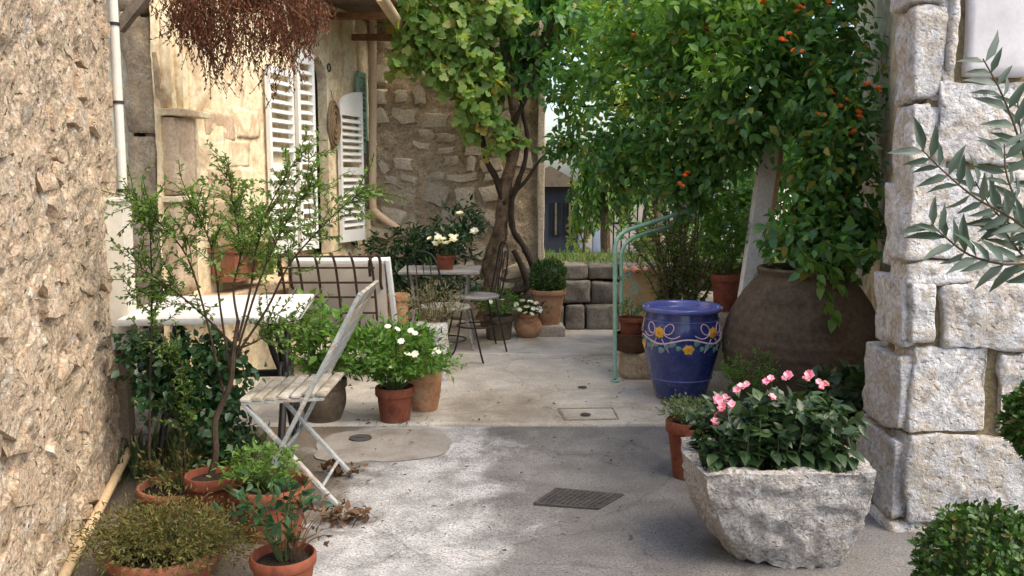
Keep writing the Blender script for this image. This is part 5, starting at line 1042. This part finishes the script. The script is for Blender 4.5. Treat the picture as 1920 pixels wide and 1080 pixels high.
# ---- oleander thicket in the corner
r = thing('corner_shrub', 'dark leafy shrub in the corner below the beige downpipe', 'shrub', (at(730, 560, 7.6).x, 7.6, 0)); lv = Leaves(); tb = MB()
for (cx_, cy_, rx, ry, n) in [(712, 490, 42, 46, 30), (775, 462, 50, 40, 26), (790, 500, 60, 50, 32), (730, 540, 45, 60, 30), (830, 450, 50, 40, 24), (850, 540, 55, 30, 22), (870, 420, 40, 36, 14)]:
    k_ = 7.75 / 1717; p = at(cx_, cy_, 7.8); ell_leaves(lv, p, (rx * k_, .16, ry * k_), n, 15, .08, .075, .1, .3); tb.tube(smooth_path([(at(745, 600, 7.75).x, 7.75, 0), ((at(745, 600, 7.75).x + p.x) / 2, 7.75, p.z * .6), p], 4), .008, 5, False)
tb.build('stems', M['twig'], r); lv.build('foliage', M['lf_ivy'], r, .28, T_OV)
c = Vector((at(935, 620, 7.35).x, 7.4, .012)); potted('dark pot of white starry flowers at the foot of the vine trunk', c, .125, .10, .2, 'jar_clay', 'lf_airy', (.17, .14, .12), .26, 420, .04, .4, 26, T_SM, .1, [(912, 557, 7.2), (930, 553, 7.2), (942, 562, 7.2), (920, 566, 7.2)], FL_WHITE, .028)
c = Vector((at(990, 628, 7.55).x, 7.5, .012)); potted('round orange terracotta pot with a dome of white flowers', c, .085, .07, .2, 'terracotta_pale', 'lf_dark', (.12, .1, .09), .24, 150, .045, .6, 14, T_OV, .1, [(968, 572, 7.4), (980, 566, 7.4), (994, 568, 7.4), (1006, 570, 7.4), (974, 582, 7.35), (988, 578, 7.35), (1000, 580, 7.35), (986, 588, 7.35), (1010, 582, 7.4), (996, 590, 7.35), (964, 580, 7.4)], FL_WHITE2, .034, curve=.042, rim=.006, rim_h=.03)
rough_block('plinth_stone', (at(1028, 600, 7.62).x, 7.62, .05), (.26, .24, .1), M['back_stone'], None, 3, 8, .006, .02); finish(bpy.data.objects['plinth_stone'], 'flat pale stone under the clipped box ball pot', 'stone')
c = Vector((at(1027, 607, 7.62).x, 7.62, .10)); r = thing('box_ball', 'clipped round box ball in a tall terracotta pot by the steps', 'topiary', c); pot_body(r, c, .152, .10, .30, M['terracotta_pale'], .014, .045); clipped_ball(r, (c.x, c.y, .10 + .30 + .10), .158, 3200, .022, M['lf_box'])
# ---- sill planter on the ledge and hanging dry plant
c = fac(5.72, .70, .10); r = thing('window_box', 'weathered terracotta window box with wispy plants on the house ledge', 'planter', c); b = MB()
b.prism([fac(5.48, .71, .02), fac(5.98, .71, .02), fac(5.98, .71, .17), fac(5.48, .71, .17)], (0, 0, .2)); b.build('box', M['terracotta_dull'], r, False)
b = MB(); b.prism([fac(5.465, .89, .005), fac(5.995, .89, .005), fac(5.995, .89, .19), fac(5.465, .89, .19)], (0, 0, .03)); b.build('rim', M['terracotta_dull'], r, False)
mound(r, c + Vector((.02, 0, .32)), (.17, .28, .18), 900, .035, M['lf_airy'], .35, 44)
lv = Leaves(); ell_leaves(lv, c + Vector((.14, 0, .12)), (.06, .24, .12), 34, 14, .05, .032, .5, .3); lv.build('trailing_foliage', M['lf_airy'], r, .5)
hp = thing('hanging_plant', 'dried reddish brown plant hanging in a basket at the top left', 'hanging plant', at(455, 40, 4.75)); hc = at(458, -20, 4.75); tb = MB(); lv = Leaves()
b = MB(); b.lathe([(.06, -.11), (.13, -.06), (.17, 0), (.165, .01), (.12, -.05), (.003, -.09)], hc, 24); b.build('basket', M['basket'], hp)
for k_ in range(3):
    b = MB(); a = k_ * 2.094; b.tube([hc + Vector((.165 * math.cos(a), .165 * math.sin(a), 0)), hc + Vector((0, 0, .55))], .003, 5); b.build('wire', M['black_iron'], hp)
b = MB(); b.bar(hc + Vector((0, 0, .56)), hc + Vector((-.65, .35, .62)), .025, .03); b.build('bracket', M['black_iron'], hp)
for k_ in range(430):
    a = rng.random() * 6.28; q = math.sqrt(rng.random()); rr_ = .10 + .27 * q; drop = (.62 - .42 * q ** 1.5) * (.55 + .45 * rng.random())
    p0 = hc + Vector((math.cos(a) * .13 * q, math.sin(a) * .13 * q, .03)); p1 = hc + Vector((math.cos(a) * rr_ * .8, math.sin(a) * rr_ * .8, .06)); p2 = hc + Vector((math.cos(a) * rr_ * 1.05 + rng.normal() * .045, math.sin(a) * rr_ * 1.05, -drop * .5)); p3 = hc + Vector((math.cos(a) * rr_ * .98 + rng.normal() * .06, math.sin(a) * rr_, -drop))
    pts = smooth_path([p0, p1, p2, p3], 3); tb.tube(pts, .0016, 3, False); spray(lv, pts, 22, .022, .5, .2)
tb.build('strands', M['lf_dry'], hp, kind='stuff'); lv.build('dry_foliage', M['lf_dry'], hp, .45)
# ---- tall airy shrub with dark ivy below, left foreground
ts = thing('potted_shrub', 'tall airy shrub in a terracotta pot in front of the white table', 'potted shrub', gnd(395, 968)); tb = MB(); DS = 3.62
c = gnd(398, 975); pot_body(ts, (c.x, c.y, 0), .10, .075, .19, M['terracotta'], .012, .045)
def shoot(px, r0, r1, d0, d1): 
    P = [at(x, y, d0 + (d1 - d0) * i / (len(px) - 1)) for i, (x, y) in enumerate(px)]; pts = smooth_path(P, 5); tb.tube(pts, [r0 + (r1 - r0) * i / (len(pts) - 1) for i in range(len(pts))], 7); return pts
shoot([(380, 930), (404, 860), (404, 790), (432, 720), (438, 660), (447, 600)], .015, .008, 3.45, 3.62)
lv = Leaves(); MAIN = [[(432, 700), (415, 590), (400, 480), (380, 420), (350, 360)], [(446, 640), (470, 540), (480, 470), (500, 400), (530, 340), (560, 290)], [(440, 670), (500, 580), (540, 500), (590, 440), (640, 390), (680, 360)], [(420, 740), (385, 590), (350, 480), (300, 420), (270, 390)], [(446, 600), (438, 540), (452, 470), (440, 400), (430, 330)], [(436, 690), (482, 540), (520, 450), (560, 380), (600, 340)], [(430, 660), (480, 640), (520, 610), (560, 600)], [(280, 860), (282, 700), (285, 560), (282, 440), (280, 380)], [(350, 900), (345, 820), (350, 740), (330, 660)], [(440, 650), (380, 590), (320, 540), (260, 500)]]
for k_, px in enumerate(MAIN):
    pts = shoot(px, .0055, .0015, 3.6, 3.5 + .25 * rng.random()); m = len(pts)
    spray(lv, pts, 16, .032, .1, .3)
    for j in range(34):
        i = int(m * (.35 + .63 * rng.random())); i = min(i, m - 1); tg = (pts[i] - pts[max(i - 2, 0)]).normalized()
        sub = wander(pts[i], tg + Vector(rng.normal(size=3)) * .75, .08 + .13 * rng.random(), 5, .2, .03); tb.tube(sub, .0016, 4, False); spray(lv, sub, 18, .0225, .1, .1)
tb.build('stems', M['bark_dark'], ts); lv.build('foliage', M['lf_airy'], ts, .55)
lv = Leaves(); k_ = 3.75 / 1717
for (cx_, cy_, rx, ry, n) in [(325, 672, 80, 42, 42), (300, 725, 50, 55, 34), (370, 735, 60, 60, 44), (395, 672, 42, 40, 26), (420, 760, 30, 60, 26), (402, 850, 20, 50, 16), (440, 680, 22, 40, 14), (262, 650, 30, 30, 12), (445, 830, 22, 30, 9)]:
    ell_leaves(lv, at(cx_, cy_, 3.72), (rx * k_, .12, ry * k_), n, 14, .05, .036, .3, .25)
lv.build('ivy', M['lf_ivy'], ts, .7, T_OV)
# ---- foreground pots
c = gnd(510, 1002); potted('wide red terracotta pot with trailing herbs below the folding chair', c, .15, .105, .205, 'terracotta', 'lf_airy', (.13, .12, .09), .24, 700, .03, .4, 34, fx=-.03, rim_h=.045)
c = Vector((at(531, 1045, 2.78).x, 2.78, 0)); r = potted('small red terracotta pot with a sparse shrub at the bottom edge', c, .105, .08, .15, 'terracotta', 'lf_ivy', (.115, .10, .115), .28, 150, .042, .55, 16, T_OV, .1, fx=-.03, rim=.008, rim_h=.035)
mound(r, c + Vector((.07, 0, .22)), (.07, .07, .10), 60, .03, M['lf_red'], .4, 12, 'twig', hub=c + Vector((.03, 0, .13)), name='red_foliage')
c = Vector((at(300, 1050, 2.9).x, 2.95, 0)); potted('broad clay pot with a low mound of olive green heath at bottom left', c, .19, .15, .10, 'terracotta_dull', 'lf_heath', (.25, .2, .13), .10, 6500, .02, .3, 120, T_SM, 0, rim_h=.04, jag=.3)
c = Vector((at(318, 950, 3.5).x, 3.62, 0)); potted('low clay dish with dry stalks against the rubble wall', c, .17, .14, .09, 'terracotta_dull', 'lf_heath', (.15, .12, .1), .12, 420, .028, .3, 26, T_SM, 0, rim=.01, rim_h=.03)
# wild grass tuft at the foot of the wall
r = thing('grass_tuft', 'thin wild grass and weeds behind the foreground pots', 'grass', gnd(310, 900)); lv = Leaves(); n = 420
P = np.stack([-1.78 + .55 * rng.random(n), 3.85 + .5 * rng.random(n), np.zeros(n)], 1); lv.add(P, rng.normal(size=(n, 3)) * .3 + (0, 0, 1), rng.normal(size=(n, 3)), .14 * (.4 + rng.random(n))); lv.build('blades', M['lf_herb'], r, .06)
rough_block('kerb_stone', (at(300, 830, 4.75).x, 4.72, .07), (.5, .2, .15), M['grey_stone'], None, 6, 10, .01, .03); finish(bpy.data.objects['kerb_stone'], 'rough grey stone at the foot of the pier under the table', 'stone')
# ---- leaf litter
for lab, x, y, n in (('clump of dead brown leaves beside the foot of the chair', 645, 975, 60), ('small scatter of dead leaves near the far chair foot', 640, 890, 30)):
    r = thing('dead_leaves', lab, 'leaves', gnd(x, y)); lv = Leaves(); c = np.array(gnd(x, y)); P = c + rng.normal(size=(n, 3)) * (.05, .045, 0) + np.stack([np.zeros(n), np.zeros(n), .008 + .035 * rng.random(n)], 1); lv.add(P, rng.normal(size=(n, 3)) * (1, 1, .4), rng.normal(size=(n, 3)) * .6 + (0, 0, 1), .045 * (.6 + .6 * rng.random(n))); lv.build('leaf_litter', M['lf_dead'], r, .6, T_OV)
r = thing('scattered_litter', 'scattered dry leaves and twigs lying on the concrete floor', 'leaf litter', (0, 4.6, 0)); r['kind'] = 'stuff'; lv = Leaves(); n = 260
P = np.stack([-.9 + 2.1 * rng.random(n), 3.1 + 3.6 * rng.random(n), np.full(n, .016)], 1); keep = (np.abs(P[:, 0]) > .35) | (rng.random(n) < .45); P = P[keep]; n = len(P)
P2 = np.array([gnd(720, 795)] ) + rng.normal(size=(26, 3)) * (.12, .05, 0) + (0, 0, .012); P = np.concatenate([P, P2]); n = len(P)
lv.add(P, rng.normal(size=(n, 3)) * (1, 1, .1), rng.normal(size=(n, 3)) * .25 + (0, 0, 1), .028 * (.4 + .8 * rng.random(n))); lv.build('litter', M['lf_dead'], r, .45)
